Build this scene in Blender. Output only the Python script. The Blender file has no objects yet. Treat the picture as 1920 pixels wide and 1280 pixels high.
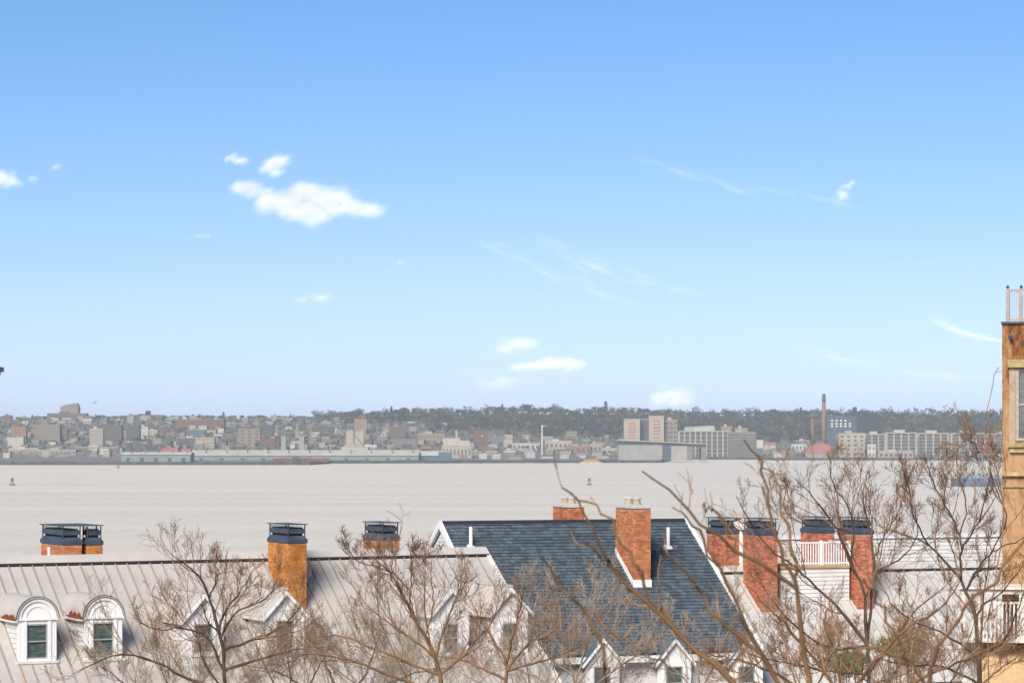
import bpy, math, random
import numpy as np
from mathutils import Vector, Matrix

random.seed(7)
RNG = np.random.default_rng(7)
scene = bpy.context.scene
COL = scene.collection
RAD = math.radians

# ------------------------------------------------------------------ camera
F = 100.0 / 36.0 * 1920.0          # focal length in photograph pixels
EYE = 30.0                         # metres above the water
HZ = 820.0                         # photograph row of the horizon
cam = bpy.data.cameras.new("camera")
cam.lens = 100.0
cam.sensor_width = 36.0
cam.shift_y = (HZ - 640.0) / 1920.0
cam.clip_start = 0.5
cam.clip_end = 40000.0
cam.dof.use_dof = True
cam.dof.focus_distance = 105.0
cam.dof.aperture_fstop = 6.3
cam_ob = bpy.data.objects.new("camera", cam)
cam_ob.location = (0, 0, EYE)
cam_ob.rotation_euler = (math.pi / 2, 0, 0)
COL.objects.link(cam_ob)
scene.camera = cam_ob

# ------------------------------------------------------------------ sky and sun
SUN_AZ, SUN_EL = 202.0, 38.0       # behind the camera, to the left
world = bpy.data.worlds.new("World")
scene.world = world
world.use_nodes = True
wn = world.node_tree
sky = wn.nodes.new("ShaderNodeTexSky")
sky.sky_type = 'NISHITA'
sky.sun_disc = False
sky.sun_elevation = RAD(SUN_EL)
sky.sun_rotation = RAD(SUN_AZ)
sky.air_density = 0.48
sky.dust_density = 0.6
sky.ozone_density = 4.0
wbg = wn.nodes["Background"]
# white balance of the whole sky: a steeper red response, a little less green
sep = wn.nodes.new("ShaderNodeSeparateColor"); com = wn.nodes.new("ShaderNodeCombineColor")
def wmath(op, a, b):
    n = wn.nodes.new("ShaderNodeMath"); n.operation = op
    for k, v in enumerate((a, b)):
        if isinstance(v, (int, float)): n.inputs[k].default_value = v
        else: wn.links.new(v, n.inputs[k])
    return n.outputs[0]
wn.links.new(sky.outputs[0], sep.inputs[0])
red = wmath('MINIMUM', wmath('MULTIPLY', wmath('POWER', sep.outputs[0], 1.42), 0.66), wmath('MULTIPLY', sep.outputs[0], 1.10))
wn.links.new(red, com.inputs[0]); wn.links.new(wmath('MULTIPLY', sep.outputs[1], 0.975), com.inputs[1]); wn.links.new(sep.outputs[2], com.inputs[2])
wn.links.new(com.outputs[0], wbg.inputs[0])
wbg.inputs[1].default_value = 0.120

sun = bpy.data.lights.new("sun", 'SUN')
sun.energy = 4.4
sun.angle = RAD(28.0)
sun.color = (1.0, 0.93, 0.83)
sun_ob = bpy.data.objects.new("sun", sun)
SUND = sd = Vector((math.sin(RAD(SUN_AZ)) * math.cos(RAD(SUN_EL)), math.cos(RAD(SUN_AZ)) * math.cos(RAD(SUN_EL)), math.sin(RAD(SUN_EL))))
sun_ob.rotation_euler = (-sd).to_track_quat('-Z', 'Y').to_euler()
sun_ob.location = sd * 200
COL.objects.link(sun_ob)

vs = scene.view_settings
vs.view_transform = 'Standard'
vs.look = 'None'
vs.gamma = 1.0
vs.exposure = 0.42
scene.cycles.use_denoising = True
scene.cycles.max_bounces = 6
scene.cycles.volume_bounces = 1
scene.cycles.transparent_max_bounces = 96

# ------------------------------------------------------------------ helpers
def at(px, py, Y):
    """World point seen at photograph pixel (px, py) at distance Y."""
    return Vector(((px - 960.0) * Y / F, Y, EYE - (py - HZ) * Y / F))

def tag(o, label=None, cat=None, group=None, kind=None):
    if label: o["label"] = label
    if cat: o["category"] = cat
    if group: o["group"] = group
    if kind: o["kind"] = kind
    return o

def empty(name, loc=(0, 0, 0), parent=None):
    o = bpy.data.objects.new(name, None)
    o.empty_display_size = 0.3
    COL.objects.link(o)
    o.location = loc
    if parent is not None: o.parent = parent
    return o

def link(name, me, parent=None, loc=None):
    o = bpy.data.objects.new(name, me)
    COL.objects.link(o)
    if parent is not None: o.parent = parent
    if loc is not None: o.location = loc
    return o

def rel(o, parent):
    """Parent an object whose mesh is in world coordinates."""
    o.parent = parent
    o.matrix_parent_inverse = Matrix.Identity(4)
    return o

class MB:
    """Collects faces; build() links them as one mesh object."""
    def __init__(self): self.v, self.f, self.m = [], [], []
    def poly(self, pts, mi=0):
        b = len(self.v); self.v += [tuple(p) for p in pts]
        self.f.append(tuple(range(b, b + len(pts)))); self.m.append(mi)
    def hexa(self, p, mi=0):
        """8 points: bottom loop 0-3, top loop 4-7."""
        b = len(self.v); self.v += [tuple(q) for q in p]
        for f in ((3, 2, 1, 0), (4, 5, 6, 7), (0, 1, 5, 4), (1, 2, 6, 5), (2, 3, 7, 6), (3, 0, 4, 7)):
            self.f.append(tuple(b + i for i in f)); self.m.append(mi)
    def box(self, x0, x1, y0, y1, z0, z1, mi=0):
        self.hexa([(x0, y0, z0), (x1, y0, z0), (x1, y1, z0), (x0, y1, z0), (x0, y0, z1), (x1, y0, z1), (x1, y1, z1), (x0, y1, z1)], mi)
    def fbox(self, fr, a0, a1, b0, b1, c0, c1, mi=0):
        """Box in a frame fr(a, b, c) -> world point."""
        self.hexa([fr(a0, b1, c0), fr(a1, b1, c0), fr(a1, b0, c0), fr(a0, b0, c0), fr(a0, b1, c1), fr(a1, b1, c1), fr(a1, b0, c1), fr(a0, b0, c1)], mi)
    def prism(self, loop, d, mi=0):
        """Extrude a loop of points by vector d."""
        n = len(loop); b = len(self.v)
        d = Vector(d)
        self.v += [tuple(p) for p in loop] + [tuple(Vector(p) + d) for p in loop]
        self.f.append(tuple(range(b + n - 1, b - 1, -1))); self.m.append(mi)
        self.f.append(tuple(range(b + n, b + 2 * n))); self.m.append(mi)
        for i in range(n):
            j = (i + 1) % n
            self.f.append((b + i, b + j, b + n + j, b + n + i)); self.m.append(mi)
    def cyl(self, p0, p1, r0, r1=None, n=10, mi=0, caps=True):
        r1 = r0 if r1 is None else r1
        p0, p1 = Vector(p0), Vector(p1)
        t = (p1 - p0).normalized()
        a = t.orthogonal().normalized(); c = t.cross(a)
        b = len(self.v)
        for p, r in ((p0, r0), (p1, r1)):
            for i in range(n):
                w = 2 * math.pi * i / n
                self.v.append(tuple(p + a * (r * math.cos(w)) + c * (r * math.sin(w))))
        for i in range(n):
            j = (i + 1) % n
            self.f.append((b + i, b + j, b + n + j, b + n + i)); self.m.append(mi)
        if caps:
            self.f.append(tuple(range(b + n - 1, b - 1, -1))); self.m.append(mi)
            self.f.append(tuple(range(b + n, b + 2 * n))); self.m.append(mi)
    def mesh(self, name, mats, smooth=False):
        me = bpy.data.meshes.new(name)
        me.from_pydata(self.v, [], self.f)
        if not isinstance(mats, (list, tuple)): mats = [mats]
        for m in mats: me.materials.append(m)
        if len(mats) > 1: me.polygons.foreach_set("material_index", self.m)
        if smooth: me.polygons.foreach_set("use_smooth", [True] * len(self.f))
        me.update()
        return me
    def build(self, name, mats, parent=None, smooth=False):
        return link(name, self.mesh(name, mats, smooth), parent)

def npmesh(name, V, Fc, mat, smooth=False):
    """Fast mesh from numpy vertex array and a face array of fixed width."""
    me = bpy.data.meshes.new(name)
    V = np.ascontiguousarray(V, dtype=np.float32); Fc = np.ascontiguousarray(Fc, dtype=np.int32)
    k = Fc.shape[1]
    me.vertices.add(len(V)); me.vertices.foreach_set("co", V.ravel())
    me.loops.add(Fc.size); me.loops.foreach_set("vertex_index", Fc.ravel())
    me.polygons.add(len(Fc))
    me.polygons.foreach_set("loop_start", np.arange(0, Fc.size, k, dtype=np.int32))
    me.polygons.foreach_set("loop_total", np.full(len(Fc), k, dtype=np.int32))
    if smooth: me.polygons.foreach_set("use_smooth", np.ones(len(Fc), dtype=bool))
    me.materials.append(mat)
    me.update(calc_edges=True)
    return me

# ------------------------------------------------------------------ materials
def mat(name, col, rough=0.7, var=0.0, scale=2.0, col2=None, bump=0.0, bscale=None, spec=0.3, metal=0.0, island=0.0, objrand=0.0, stretch=None):
    m = bpy.data.materials.new(name); m.use_nodes = True
    nt = m.node_tree; N = nt.nodes; L = nt.links
    b = N["Principled BSDF"]
    b.inputs["Roughness"].default_value = rough
    b.inputs["Specular IOR Level"].default_value = spec
    b.inputs["Metallic"].default_value = metal
    b.inputs["Base Color"].default_value = (*col, 1)
    out = None
    tc = None
    def coords():
        nonlocal tc
        if tc is None:
            t = N.new("ShaderNodeTexCoord")
            if stretch:
                mp = N.new("ShaderNodeMapping"); mp.inputs["Scale"].default_value = stretch
                L.new(t.outputs["Object"], mp.inputs[0]); tc = mp.outputs[0]
            else: tc = t.outputs["Object"]
        return tc
    if var > 0 or col2 is not None:
        n = N.new("ShaderNodeTexNoise"); n.inputs["Scale"].default_value = scale; n.inputs["Detail"].default_value = 6
        n.inputs["Roughness"].default_value = 0.65
        L.new(coords(), n.inputs["Vector"])
        r = N.new("ShaderNodeValToRGB")
        r.color_ramp.elements[0].position = 0.32; r.color_ramp.elements[1].position = 0.68
        c2 = col2 if col2 is not None else tuple(min(1, c * (1 + var)) for c in col)
        c1 = col if col2 is not None else tuple(c * (1 - var) for c in col)
        r.color_ramp.elements[0].color = (*c1, 1); r.color_ramp.elements[1].color = (*c2, 1)
        L.new(n.outputs["Fac"], r.inputs[0]); out = r.outputs[0]
    if island > 0 or objrand > 0:
        if island > 0:
            g = N.new("ShaderNodeNewGeometry"); src = g.outputs["Random Per Island"]; amt = island
        else:
            g = N.new("ShaderNodeObjectInfo"); src = g.outputs["Random"]; amt = objrand
        mr = N.new("ShaderNodeMapRange"); mr.inputs["To Min"].default_value = 1 - amt; mr.inputs["To Max"].default_value = 1 + amt
        L.new(src, mr.inputs[0])
        mx = N.new("ShaderNodeMix"); mx.data_type = 'RGBA'; mx.blend_type = 'MULTIPLY'; mx.inputs[0].default_value = 1
        if out is not None: L.new(out, mx.inputs[6])
        else: mx.inputs[6].default_value = (*col, 1)
        L.new(mr.outputs[0], mx.inputs[7]); out = mx.outputs[2]
    if out is not None: L.new(out, b.inputs["Base Color"])
    if bump > 0:
        n2 = N.new("ShaderNodeTexNoise"); n2.inputs["Scale"].default_value = bscale or scale * 4; n2.inputs["Detail"].default_value = 4
        L.new(coords(), n2.inputs["Vector"])
        bp = N.new("ShaderNodeBump"); bp.inputs["Strength"].default_value = bump; bp.inputs["Distance"].default_value = 0.05
        L.new(n2.outputs["Fac"], bp.inputs["Height"]); L.new(bp.outputs[0], b.inputs["Normal"])
    return m

def glass_mat(name, tint):
    m = mat(name, tint, 0.05, col2=(0.11, 0.145, 0.14), scale=3.2, spec=0.9, stretch=(1, 1, 3))
    return m

M = {}
M['panel'] = mat('standing_seam_metal', (0.43, 0.398, 0.366), 0.5, var=0.11, scale=0.9, spec=0.3, objrand=0.035)
M['seam'] = mat('seam_edge', (0.30, 0.275, 0.245), 0.6)
M['seam_white'] = mat('white_seam_edge', (0.36, 0.345, 0.32), 0.6)
M['cap'] = mat('ridge_cap_metal', (0.44, 0.41, 0.38), 0.5, var=0.08, scale=1.2)
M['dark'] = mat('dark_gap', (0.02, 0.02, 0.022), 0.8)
M['white'] = mat('white_paint', (0.74, 0.73, 0.705), 0.55, var=0.06, scale=2.2)
M['siding'] = mat('white_siding', (0.60, 0.585, 0.56), 0.6, var=0.1, scale=1.5)
M['cream_trim'] = mat('cream_trim', (0.62, 0.58, 0.53), 0.6, var=0.08, scale=1.5)
M['pane'] = glass_mat('window_glass', (0.028, 0.055, 0.055))
M['tan_casing'] = mat('weathered_tan_casing', (0.36, 0.28, 0.19), 0.85, var=0.2, scale=4)
M['sash'] = mat('grey_sash', (0.33, 0.34, 0.33), 0.5)
M['rust'] = mat('rust', (0.30, 0.07, 0.025), 0.9, col2=(0.10, 0.03, 0.015), scale=9.0)
M['rust_stain'] = mat('rust_stain', (0.40, 0.24, 0.13), 0.8, col2=(0.47, 0.40, 0.32), scale=6)
M['mortar'] = mat('mortar', (0.44, 0.31, 0.23), 0.9, var=0.15, scale=6)
M['brick_red'] = mat('red_brick', (0.36, 0.11, 0.065), 0.85, col2=(0.52, 0.195, 0.105), scale=2.2, island=0.38)
M['brick_orange'] = mat('orange_brick', (0.37, 0.115, 0.05), 0.85, col2=(0.54, 0.225, 0.095), scale=1.6, island=0.3)
M['brick_ochre'] = mat('weathered_ochre_brick', (0.33, 0.105, 0.025), 0.85, col2=(0.56, 0.25, 0.065), scale=2.4, island=0.22, stretch=(1, 1, 0.35))
M['mortar_ochre'] = mat('ochre_mortar', (0.46, 0.22, 0.07), 0.9, var=0.15, scale=6)
M['shroud'] = mat('blue_black_metal', (0.045, 0.06, 0.085), 0.45, var=0.3, scale=3, spec=0.5)
M['concrete'] = mat('pale_concrete', (0.50, 0.47, 0.42), 0.9, var=0.12, scale=5)
M['flue'] = mat('clay_flue', (0.36, 0.30, 0.24), 0.85, var=0.2, scale=6)
M['shingle'] = mat('slate_blue_shingle', (0.056, 0.078, 0.098), 0.85, col2=(0.088, 0.114, 0.138), scale=2.6, island=0.3)
M['shingle_single'] = mat('slate_blue_shingle_single', (0.056, 0.078, 0.098), 0.85, col2=(0.088, 0.114, 0.138), scale=2.6, objrand=0.3)
M['felt'] = mat('roof_felt', (0.02, 0.025, 0.035), 0.9)
M['white_roof'] = mat('white_coated_metal', (0.48, 0.46, 0.43), 0.5, var=0.1, scale=0.9, objrand=0.03)
M['timber'] = mat('weathered_timber', (0.42, 0.27, 0.12), 0.8, var=0.2, scale=3)

class Frame:
    """A gabled house: ridge line through R0 along U, slopes falling along +-N with tangent t."""
    def __init__(s, R0, theta, zr, t):
        s.R0 = Vector((R0[0], R0[1], 0)); s.th = RAD(theta); s.zr = zr; s.t = t
        s.U = Vector((math.cos(s.th), math.sin(s.th), 0)); s.N = Vector((math.sin(s.th), -math.cos(s.th), 0))
    def pt(s, u, r, z): return s.R0 + s.U * u + s.N * r + Vector((0, 0, z))
    def roof_z(s, r): return s.zr - s.t * abs(r)
    def roof(s, u, r, lift=0.0): return s.pt(u, r, s.roof_z(r) + lift)
    def u_at(s, px, r):
        k = (px - 960.0) / F
        p = s.R0 + s.N * r
        return (k * p.y - p.x) / (s.U.x - k * s.U.y)
    def hit(s, px, row):
        lo, hi = 0.0, 14.0
        for _ in range(50):
            r = (lo + hi) / 2; p = s.roof(s.u_at(px, r), r)
            y = HZ + (EYE - p.z) * F / p.y
            if y < row: lo = r
            else: hi = r
        return s.u_at(px, r), r
    def z_of(s, u, r, row):
        p = s.pt(u, r, 0); return EYE - (row - HZ) * p.y / F

GREY = Frame((-1.13, 109.2), 26.8, 25.70, 0.75)
BLUE = Frame((-2.87, 116.0), 20.0, 26.52, 0.65)
BLUE_L = 10.77
WHITE = Frame(tuple((BLUE.R0 + BLUE.U * (BLUE_L + 0.12))[:2]), 20.0, 24.45, 0.65)

# ------------------------------------------------------------------ ground, water, far land
M['earth'] = mat('winter_ground', (0.10, 0.085, 0.05), 0.95, col2=(0.16, 0.14, 0.09), scale=0.3)
M['far_earth'] = mat('far_ground', (0.11, 0.10, 0.085), 0.95, col2=(0.17, 0.16, 0.14), scale=0.02)
M['stone'] = mat('dark_seawall_stone', (0.06, 0.06, 0.065), 0.9, var=0.4, scale=0.12)

def smooth(a, b, x):
    t = min(1, max(0, (x - a) / (b - a))); return t * t * (3 - 2 * t)

def near_z(x, y):
    return 15.2 + 1.8 * (1 - smooth(0, 60, y)) - 16.5 * smooth(150, 520, y) + 0.25 * math.sin(x * 0.21 + y * 0.13)

g = MB()
xs = [-420 + 30 * i for i in range(29)]; ys = [-40 + 20 * j for j in range(32)]
for j, y in enumerate(ys):
    for i, x in enumerate(xs): g.v.append((x, y, near_z(x, y)))
for j in range(len(ys) - 1):
    for i in range(len(xs) - 1):
        a = j * len(xs) + i; g.f.append((a, a + 1, a + 1 + len(xs), a + len(xs))); g.m.append(0)
tag(g.build('ground', M['earth'], smooth=True), kind='structure')

# water: silty harbour water, wind-rippled
wm = bpy.data.materials.new('harbour_water'); wm.use_nodes = True
nt = wm.node_tree; N_ = nt.nodes; L_ = nt.links
pb = N_["Principled BSDF"]
pb.inputs["Roughness"].default_value = 0.34
pb.inputs["IOR"].default_value = 1.33
pb.inputs["Specular IOR Level"].default_value = 0.22
geo = N_.new("ShaderNodeNewGeometry")
mp1 = N_.new("ShaderNodeMapping"); mp1.inputs["Scale"].default_value = (0.0016, 0.013, 1)
n1 = N_.new("ShaderNodeTexNoise"); n1.inputs["Scale"].default_value = 1.0; n1.inputs["Detail"].default_value = 5
L_.new(geo.outputs["Position"], mp1.inputs[0]); L_.new(mp1.outputs[0], n1.inputs["Vector"])
r1 = N_.new("ShaderNodeValToRGB")
r1.color_ramp.elements[0].position = 0.3; r1.color_ramp.elements[1].position = 0.72
r1.color_ramp.elements[0].color = (0.56, 0.475, 0.35, 1); r1.color_ramp.elements[1].color = (0.80, 0.68, 0.505, 1)
mp3 = N_.new("ShaderNodeMapping"); mp3.inputs["Scale"].default_value = (0.035, 0.09, 1)
n3 = N_.new("ShaderNodeTexNoise"); n3.inputs["Scale"].default_value = 1.0; n3.inputs["Detail"].default_value = 7; n3.inputs["Roughness"].default_value = 0.75
L_.new(geo.outputs["Position"], mp3.inputs[0]); L_.new(mp3.outputs[0], n3.inputs["Vector"])
av = N_.new("ShaderNodeMix"); av.inputs[0].default_value = 0.45
L_.new(n1.outputs["Fac"], av.inputs[2]); L_.new(n3.outputs["Fac"], av.inputs[3])
L_.new(av.outputs[0], r1.inputs[0]); L_.new(r1.outputs[0], pb.inputs["Base Color"])
mp2 = N_.new("ShaderNodeMapping"); mp2.inputs["Scale"].default_value = (0.10, 0.045, 1)
n2 = N_.new("ShaderNodeTexNoise"); n2.inputs["Scale"].default_value = 1.0; n2.inputs["Detail"].default_value = 6; n2.inputs["Roughness"].default_value = 0.7
L_.new(geo.outputs["Position"], mp2.inputs[0]); L_.new(mp2.outputs[0], n2.inputs["Vector"])
bp = N_.new("ShaderNodeBump"); bp.inputs["Strength"].default_value = 0.8; bp.inputs["Distance"].default_value = 1.8
L_.new(n2.outputs["Fac"], bp.inputs["Height"]); L_.new(bp.outputs[0], pb.inputs["Normal"])
w = MB()
w.poly([(-4300, 460, 0), (4300, 460, 0), (4300, 5200, 0), (-4300, 5200, 0)])
tag(w.build('water', wm), kind='structure')

# far land: shoreline distance and ridge height per photograph column
SHORE = [(-1600, 3120), (580, 3120), (620, 3290), (1240, 3400), (1265, 3880), (1430, 3880), (1450, 3760), (3500, 3760)]
RIDGE = [(-1600, 786), (0, 786), (600, 785), (700, 781), (960, 775), (1200, 777), (1500, 780), (1900, 784), (3500, 786)]
def lerp(tab, x):
    for (a, va), (b, vb) in zip(tab, tab[1:]):
        if x <= b: return va + (vb - va) * max(0, (x - a) / (b - a))
    return tab[-1][1]
YR = 5500.0
def far_z(px, Y):
    ys_ = lerp(SHORE, px); zr = EYE + (HZ - lerp(RIDGE, px)) * YR / F
    t = (Y - ys_) / (YR - ys_)
    base = 2.4
    if t <= 0.06: return base
    if t <= 1: 
        s = (t - 0.06) / 0.94
        return base + (zr - base) * (0.45 * s + 0.55 * s * s * (3 - 2 * s))
    return zr - (t - 1) * 25
def far_Y(px, row):
    """Distance at which the far land is seen at a photograph row."""
    lo, hi = lerp(SHORE, px) + 2, YR
    for _ in range(40):
        Y = (lo + hi) / 2
        if HZ + (EYE - far_z(px, Y)) * F / Y > row: lo = Y
        else: hi = Y
    return Y
t_ = MB()
cols = list(range(-1600, 3501, 60)) + [580, 620, 1240, 1265, 1430, 1450]
cols = sorted(set(cols)); rows_t = [-0.002, 0.0, 0.06, 0.14, 0.22, 0.32, 0.42, 0.52, 0.62, 0.72, 0.82, 0.92, 1.0, 1.3, 1.9]
for c in cols:
    ys_ = lerp(SHORE, c)
    for k, tt in enumerate(rows_t):
        Y = ys_ + tt * (YR - ys_)
        z = -2.5 if k == 0 else far_z(c, Y)
        t_.v.append(((c - 960) * Y / F, Y, z))
K = len(rows_t)
for i in range(len(cols) - 1):
    for k in range(K - 1):
        a = i * K + k; t_.f.append((a, a + K, a + K + 1, a + 1)); t_.m.append(0)
tag(t_.build('far_hillside', M['far_earth'], smooth=True), kind='structure')
sw = MB()
pc = None
for c in cols:
    Y = lerp(SHORE, c) - 9
    p = Vector(((c - 960) * Y / F, Y, 0))
    if pc is not None:
        h = 3.4 + 0.5 * math.sin(c * 0.05)
        sw.hexa([pc + Vector((0, 0, -2.4)), p + Vector((0, 0, -2.4)), p + Vector((0, 14, -2.4)), pc + Vector((0, 14, -2.4)),
                 pc + Vector((0, 0, h)), p + Vector((0, 0, h)), p + Vector((0, 14, h)), pc + Vector((0, 14, h))])
    pc = p
tag(sw.build('seawall', M['stone']), kind='structure')

# haze: one even box of air round everything but the sky
hz = MB(); hz.box(-4600, 4600, -70, 7200, -5.0, 104.0)
hm = bpy.data.materials.new('haze_air'); hm.use_nodes = True
hn = hm.node_tree; hn.nodes.remove(hn.nodes["Principled BSDF"])
pv = hn.nodes.new("ShaderNodeVolumePrincipled")
pv.inputs["Color"].default_value = (0.74, 0.88, 1.0, 1)
pv.inputs["Density"].default_value = 0.000054
pv.inputs["Anisotropy"].default_value = 0.0
hn.links.new(pv.outputs[0], hn.nodes["Material Output"].inputs["Volume"])
hob = tag(hz.build('haze', hm), kind='stuff')

# ------------------------------------------------------------------ far shore: buildings
FC = {
 'cream': (0.56, 0.48, 0.36), 'pale': (0.62, 0.57, 0.49), 'white': (0.72, 0.70, 0.66), 'tan': (0.40, 0.30, 0.20), 'brick': (0.27, 0.12, 0.08),
 'red': (0.30, 0.10, 0.08), 'brown': (0.20, 0.14, 0.10), 'grey': (0.28, 0.255, 0.23), 'slate': (0.135, 0.135, 0.135), 'teal': (0.10, 0.22, 0.26),
 'aqua': (0.28, 0.37, 0.35), 'blue': (0.095, 0.135, 0.19), 'rose': (0.58, 0.20, 0.17), 'dark': (0.045, 0.055, 0.07), 'ltgrey': (0.45, 0.42, 0.38),
 'green_roof': (0.36, 0.46, 0.38), 'orange': (0.45, 0.22, 0.12), 'stackred': (0.36, 0.17, 0.11),
}
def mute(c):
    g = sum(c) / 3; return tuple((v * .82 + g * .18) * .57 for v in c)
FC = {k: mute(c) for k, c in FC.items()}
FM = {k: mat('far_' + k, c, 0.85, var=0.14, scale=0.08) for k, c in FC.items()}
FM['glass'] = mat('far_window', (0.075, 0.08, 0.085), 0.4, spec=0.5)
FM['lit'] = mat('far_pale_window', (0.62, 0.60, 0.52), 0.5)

def far_frame(px, row, Yover=None):
    Y = Yover or far_Y(px, row)
    return Y, F / Y

def far_block(name, x0, x1, ytop, ybase, wall, roof='flat', roofcol='grey', label='', group=None, cat='building', win=None, wincol='glass', depth=None, Y=None, turn=0.0, roof_h=None, extra=None):
    """A far building standing on the hillside: wall box, roof, windows; pixel box gives real width and height."""
    px = (x0 + x1) / 2
    Y = Y or far_Y(px, ybase)
    s = Y / F
    zb = far_z(px, Y) - 1.2
    W = (x1 - x0) * s; top = EYE - (ytop - HZ) * s
    X = (px - 960) * s
    D = depth or max(9.0, min(30.0, W * 0.7))
    root = empty(name, (X, Y, zb))
    root.rotation_euler = (0, 0, turn)
    H = max(3.0, top - zb)
    rh = roof_h * s if roof_h else (min(4.0, 0.22 * H + 1.0))
    hw = H - rh if roof in ('gable', 'hip') else H
    b = MB(); b.box(-W / 2, W / 2, 0, D, 0, hw); b.build('wall', FM[wall], root)
    r = MB()
    if roof == 'gable':
        o = 0.4
        r.prism([(-W / 2 - o, -o, hw + 0.02), (W / 2 + o, -o, hw + 0.02), (W / 2 + o, D / 2, H), (-W / 2 - o, D / 2, H)], (0, 0, 0.3))
        r.prism([(-W / 2 - o, D / 2, H), (W / 2 + o, D / 2, H), (W / 2 + o, D + o, hw), (-W / 2 - o, D + o, hw)], (0, 0, 0.3))
        for sx in (-1, 1):
            r.poly([(sx * W / 2, 0, hw), (sx * W / 2, D, hw), (sx * W / 2, D / 2, H)])
    elif roof == 'gablefront':
        o = 0.4
        r.prism([(-W / 2 - o, -o, hw), (0, -o, H), (0, D, H), (-W / 2 - o, D, hw)], (0, 0, 0.3))
        r.prism([(0, -o, H), (W / 2 + o, -o, hw), (W / 2 + o, D, hw), (0, D, H)], (0, 0, 0.3))
        r.poly([(-W / 2, -0.05, hw), (W / 2, -0.05, hw), (0, -0.05, H)])
        hw = H - rh
    else:
        r.box(-W / 2 - 0.25, W / 2 + 0.25, -0.25, D + 0.25, hw, hw + 0.55)
        if W > 12:
            r.box(-W * 0.22, W * 0.02, D * 0.3, D * 0.7, hw + 0.55, hw + 0.55 + min(3.0, H * 0.2))
    r.build('roof', FM[roofcol], root)
    if win:
        nx, nz, fw, fh = win
        wb = MB()
        for i in range(nx):
            for k in range(nz):
                cx = -W / 2 + (i + 0.5) * W / nx; cz = hw * (0.08 + 0.88 * (k + 0.5) / nz)
                a = W / nx * fw / 2; c = hw * 0.88 / nz * fh / 2
                wb.box(cx - a, cx + a, -0.12, 0.05, cz - c, cz + c)
                if turn: 
                    pass
        o = wb.build('window', FM[wincol], root); tag(o, kind='stuff')
    if extra: extra(root, W, H, D, hw, s)
    tag(root, label, cat, group)
    return root

# --- landmarks of the far shore, left to right
def lm(*a, **k): return far_block(*a, **k)

def hilltop_extra(root, W, H, D, hw, s):
    b = MB(); b.hexa([(W * 0.12, 0.5, hw), (W * 0.48, 0.5, hw), (W * 0.48, D, hw), (W * 0.12, D, hw), (W * 0.16, 1, hw + 6.5), (W * 0.42, 1, hw + 6.5), (W * 0.42, D - 1, hw + 6.5), (W * 0.16, D - 1, hw + 6.5)])
    b.prism([(-W * 0.46, 0.3, hw), (W * 0.12, 0.3, hw), (W * 0.12, 0.3, hw + 5), (-W * 0.3, 0.3, hw + 2.5)], (0, D, 0))
    b.build('tower_roof', FM['grey'], root)
lm('hilltop_building', 113, 147, 762, 778, 'tan', 'flat', 'grey', 'pale stepped building alone on the skyline at far left', win=(7, 4, .4, .4), extra=hilltop_extra, Y=5450)
lm('school_building', 88, 162, 775, 789, 'brown', 'flat', 'slate', 'long brown building just below the pale hilltop building', win=(12, 2, .5, .5), Y=5350)
lm('dark_hall', 240, 305, 778, 796, 'slate', 'flat', 'dark', 'wide dark slate hall on the left skyline with a rooftop box', Y=5300,
   extra=lambda r, W, H, D, hw, s: MB.build((lambda b: (b.box(W * .0, W * .14, 2, 9, hw + .6, hw + 8), b)[-1])(MB()), 'rooftop_box', FM['dark'], r))
lm('apartment_block', 66, 112, 796, 828, 'tan', 'flat', 'grey', 'tall grey-tan apartment block with many windows, below the hilltop building', win=(11, 7, .45, .5))
lm('apartment_block', 24, 49, 799, 829, 'orange', 'flat', 'brown', 'orange-brown block near the left edge of far shore', win=(3, 4, .3, .4))
lm('apartment_block', 168, 193, 804, 838, 'cream', 'flat', 'pale', 'narrow cream gridded block right of the tall tan apartment block', win=(6, 8, .5, .45))
lm('office_block', 190, 228, 797, 830, 'brown', 'flat', 'slate', 'dark brown office block behind the narrow cream gridded block', win=(6, 6, .6, .4))
lm('white_block', 262, 278, 800, 822, 'pale', 'flat', 'pale', 'small pale blank-walled block with slate neighbour on left hillside')
lm('slate_block', 236, 262, 797, 826, 'slate', 'flat', 'grey', 'slate grey block beside the pale blank-walled block', win=(4, 5, .5, .4))
lm('warehouse', 14, 44, 819, 842, 'pale', 'gablefront', 'pale', 'pale gable-fronted warehouse near the shore at far left', roof_h=4)
lm('low_warehouse', 16, 72, 841, 851, 'cream', 'flat', 'white', 'low cream warehouse at the water, left end of the shore', win=(8, 1, .5, .3))
lm('low_warehouse', 72, 142, 843, 853, 'ltgrey', 'flat', 'cream', 'long low grey warehouse between the left cream warehouse and the aqua shed', win=(9, 1, .6, .4))
lm('depot', 140, 222, 838, 850, 'grey', 'flat', 'pale', 'low grey depot with bright roofline left of the aqua pier shed', win=(10, 1, .7, .5))
lm('long_brick_block', 330, 420, 787, 806, 'brick', 'flat', 'tan', 'long brick block high on the left hillside', win=(14, 2, .35, .45))
lm('teal_hall', 357, 384, 806, 822, 'teal', 'gablefront', 'teal', 'teal roofed hall in the middle of left hillside', roof_h=5)
lm('warehouse', 330, 390, 821, 838, 'slate', 'flat', 'cream', 'slate warehouse with cream roofline above the rose shed', win=(9, 2, .5, .4))
lm('loft_building', 366, 402, 820, 840, 'cream', 'flat', 'tan', 'cream loft building with brown windows above the cream pier shed', win=(7, 3, .45, .5), wincol='glass')
lm('apartment_block', 448, 488, 803, 836, 'tan', 'flat', 'brown', 'tan apartment tower pair with dark glazed centre, left hillside', win=(3, 5, .5, .5))
lm('slate_block', 486, 513, 797, 822, 'slate', 'flat', 'slate', 'slate block right of the tan apartment tower pair', win=(4, 4, .4, .4))
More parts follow.
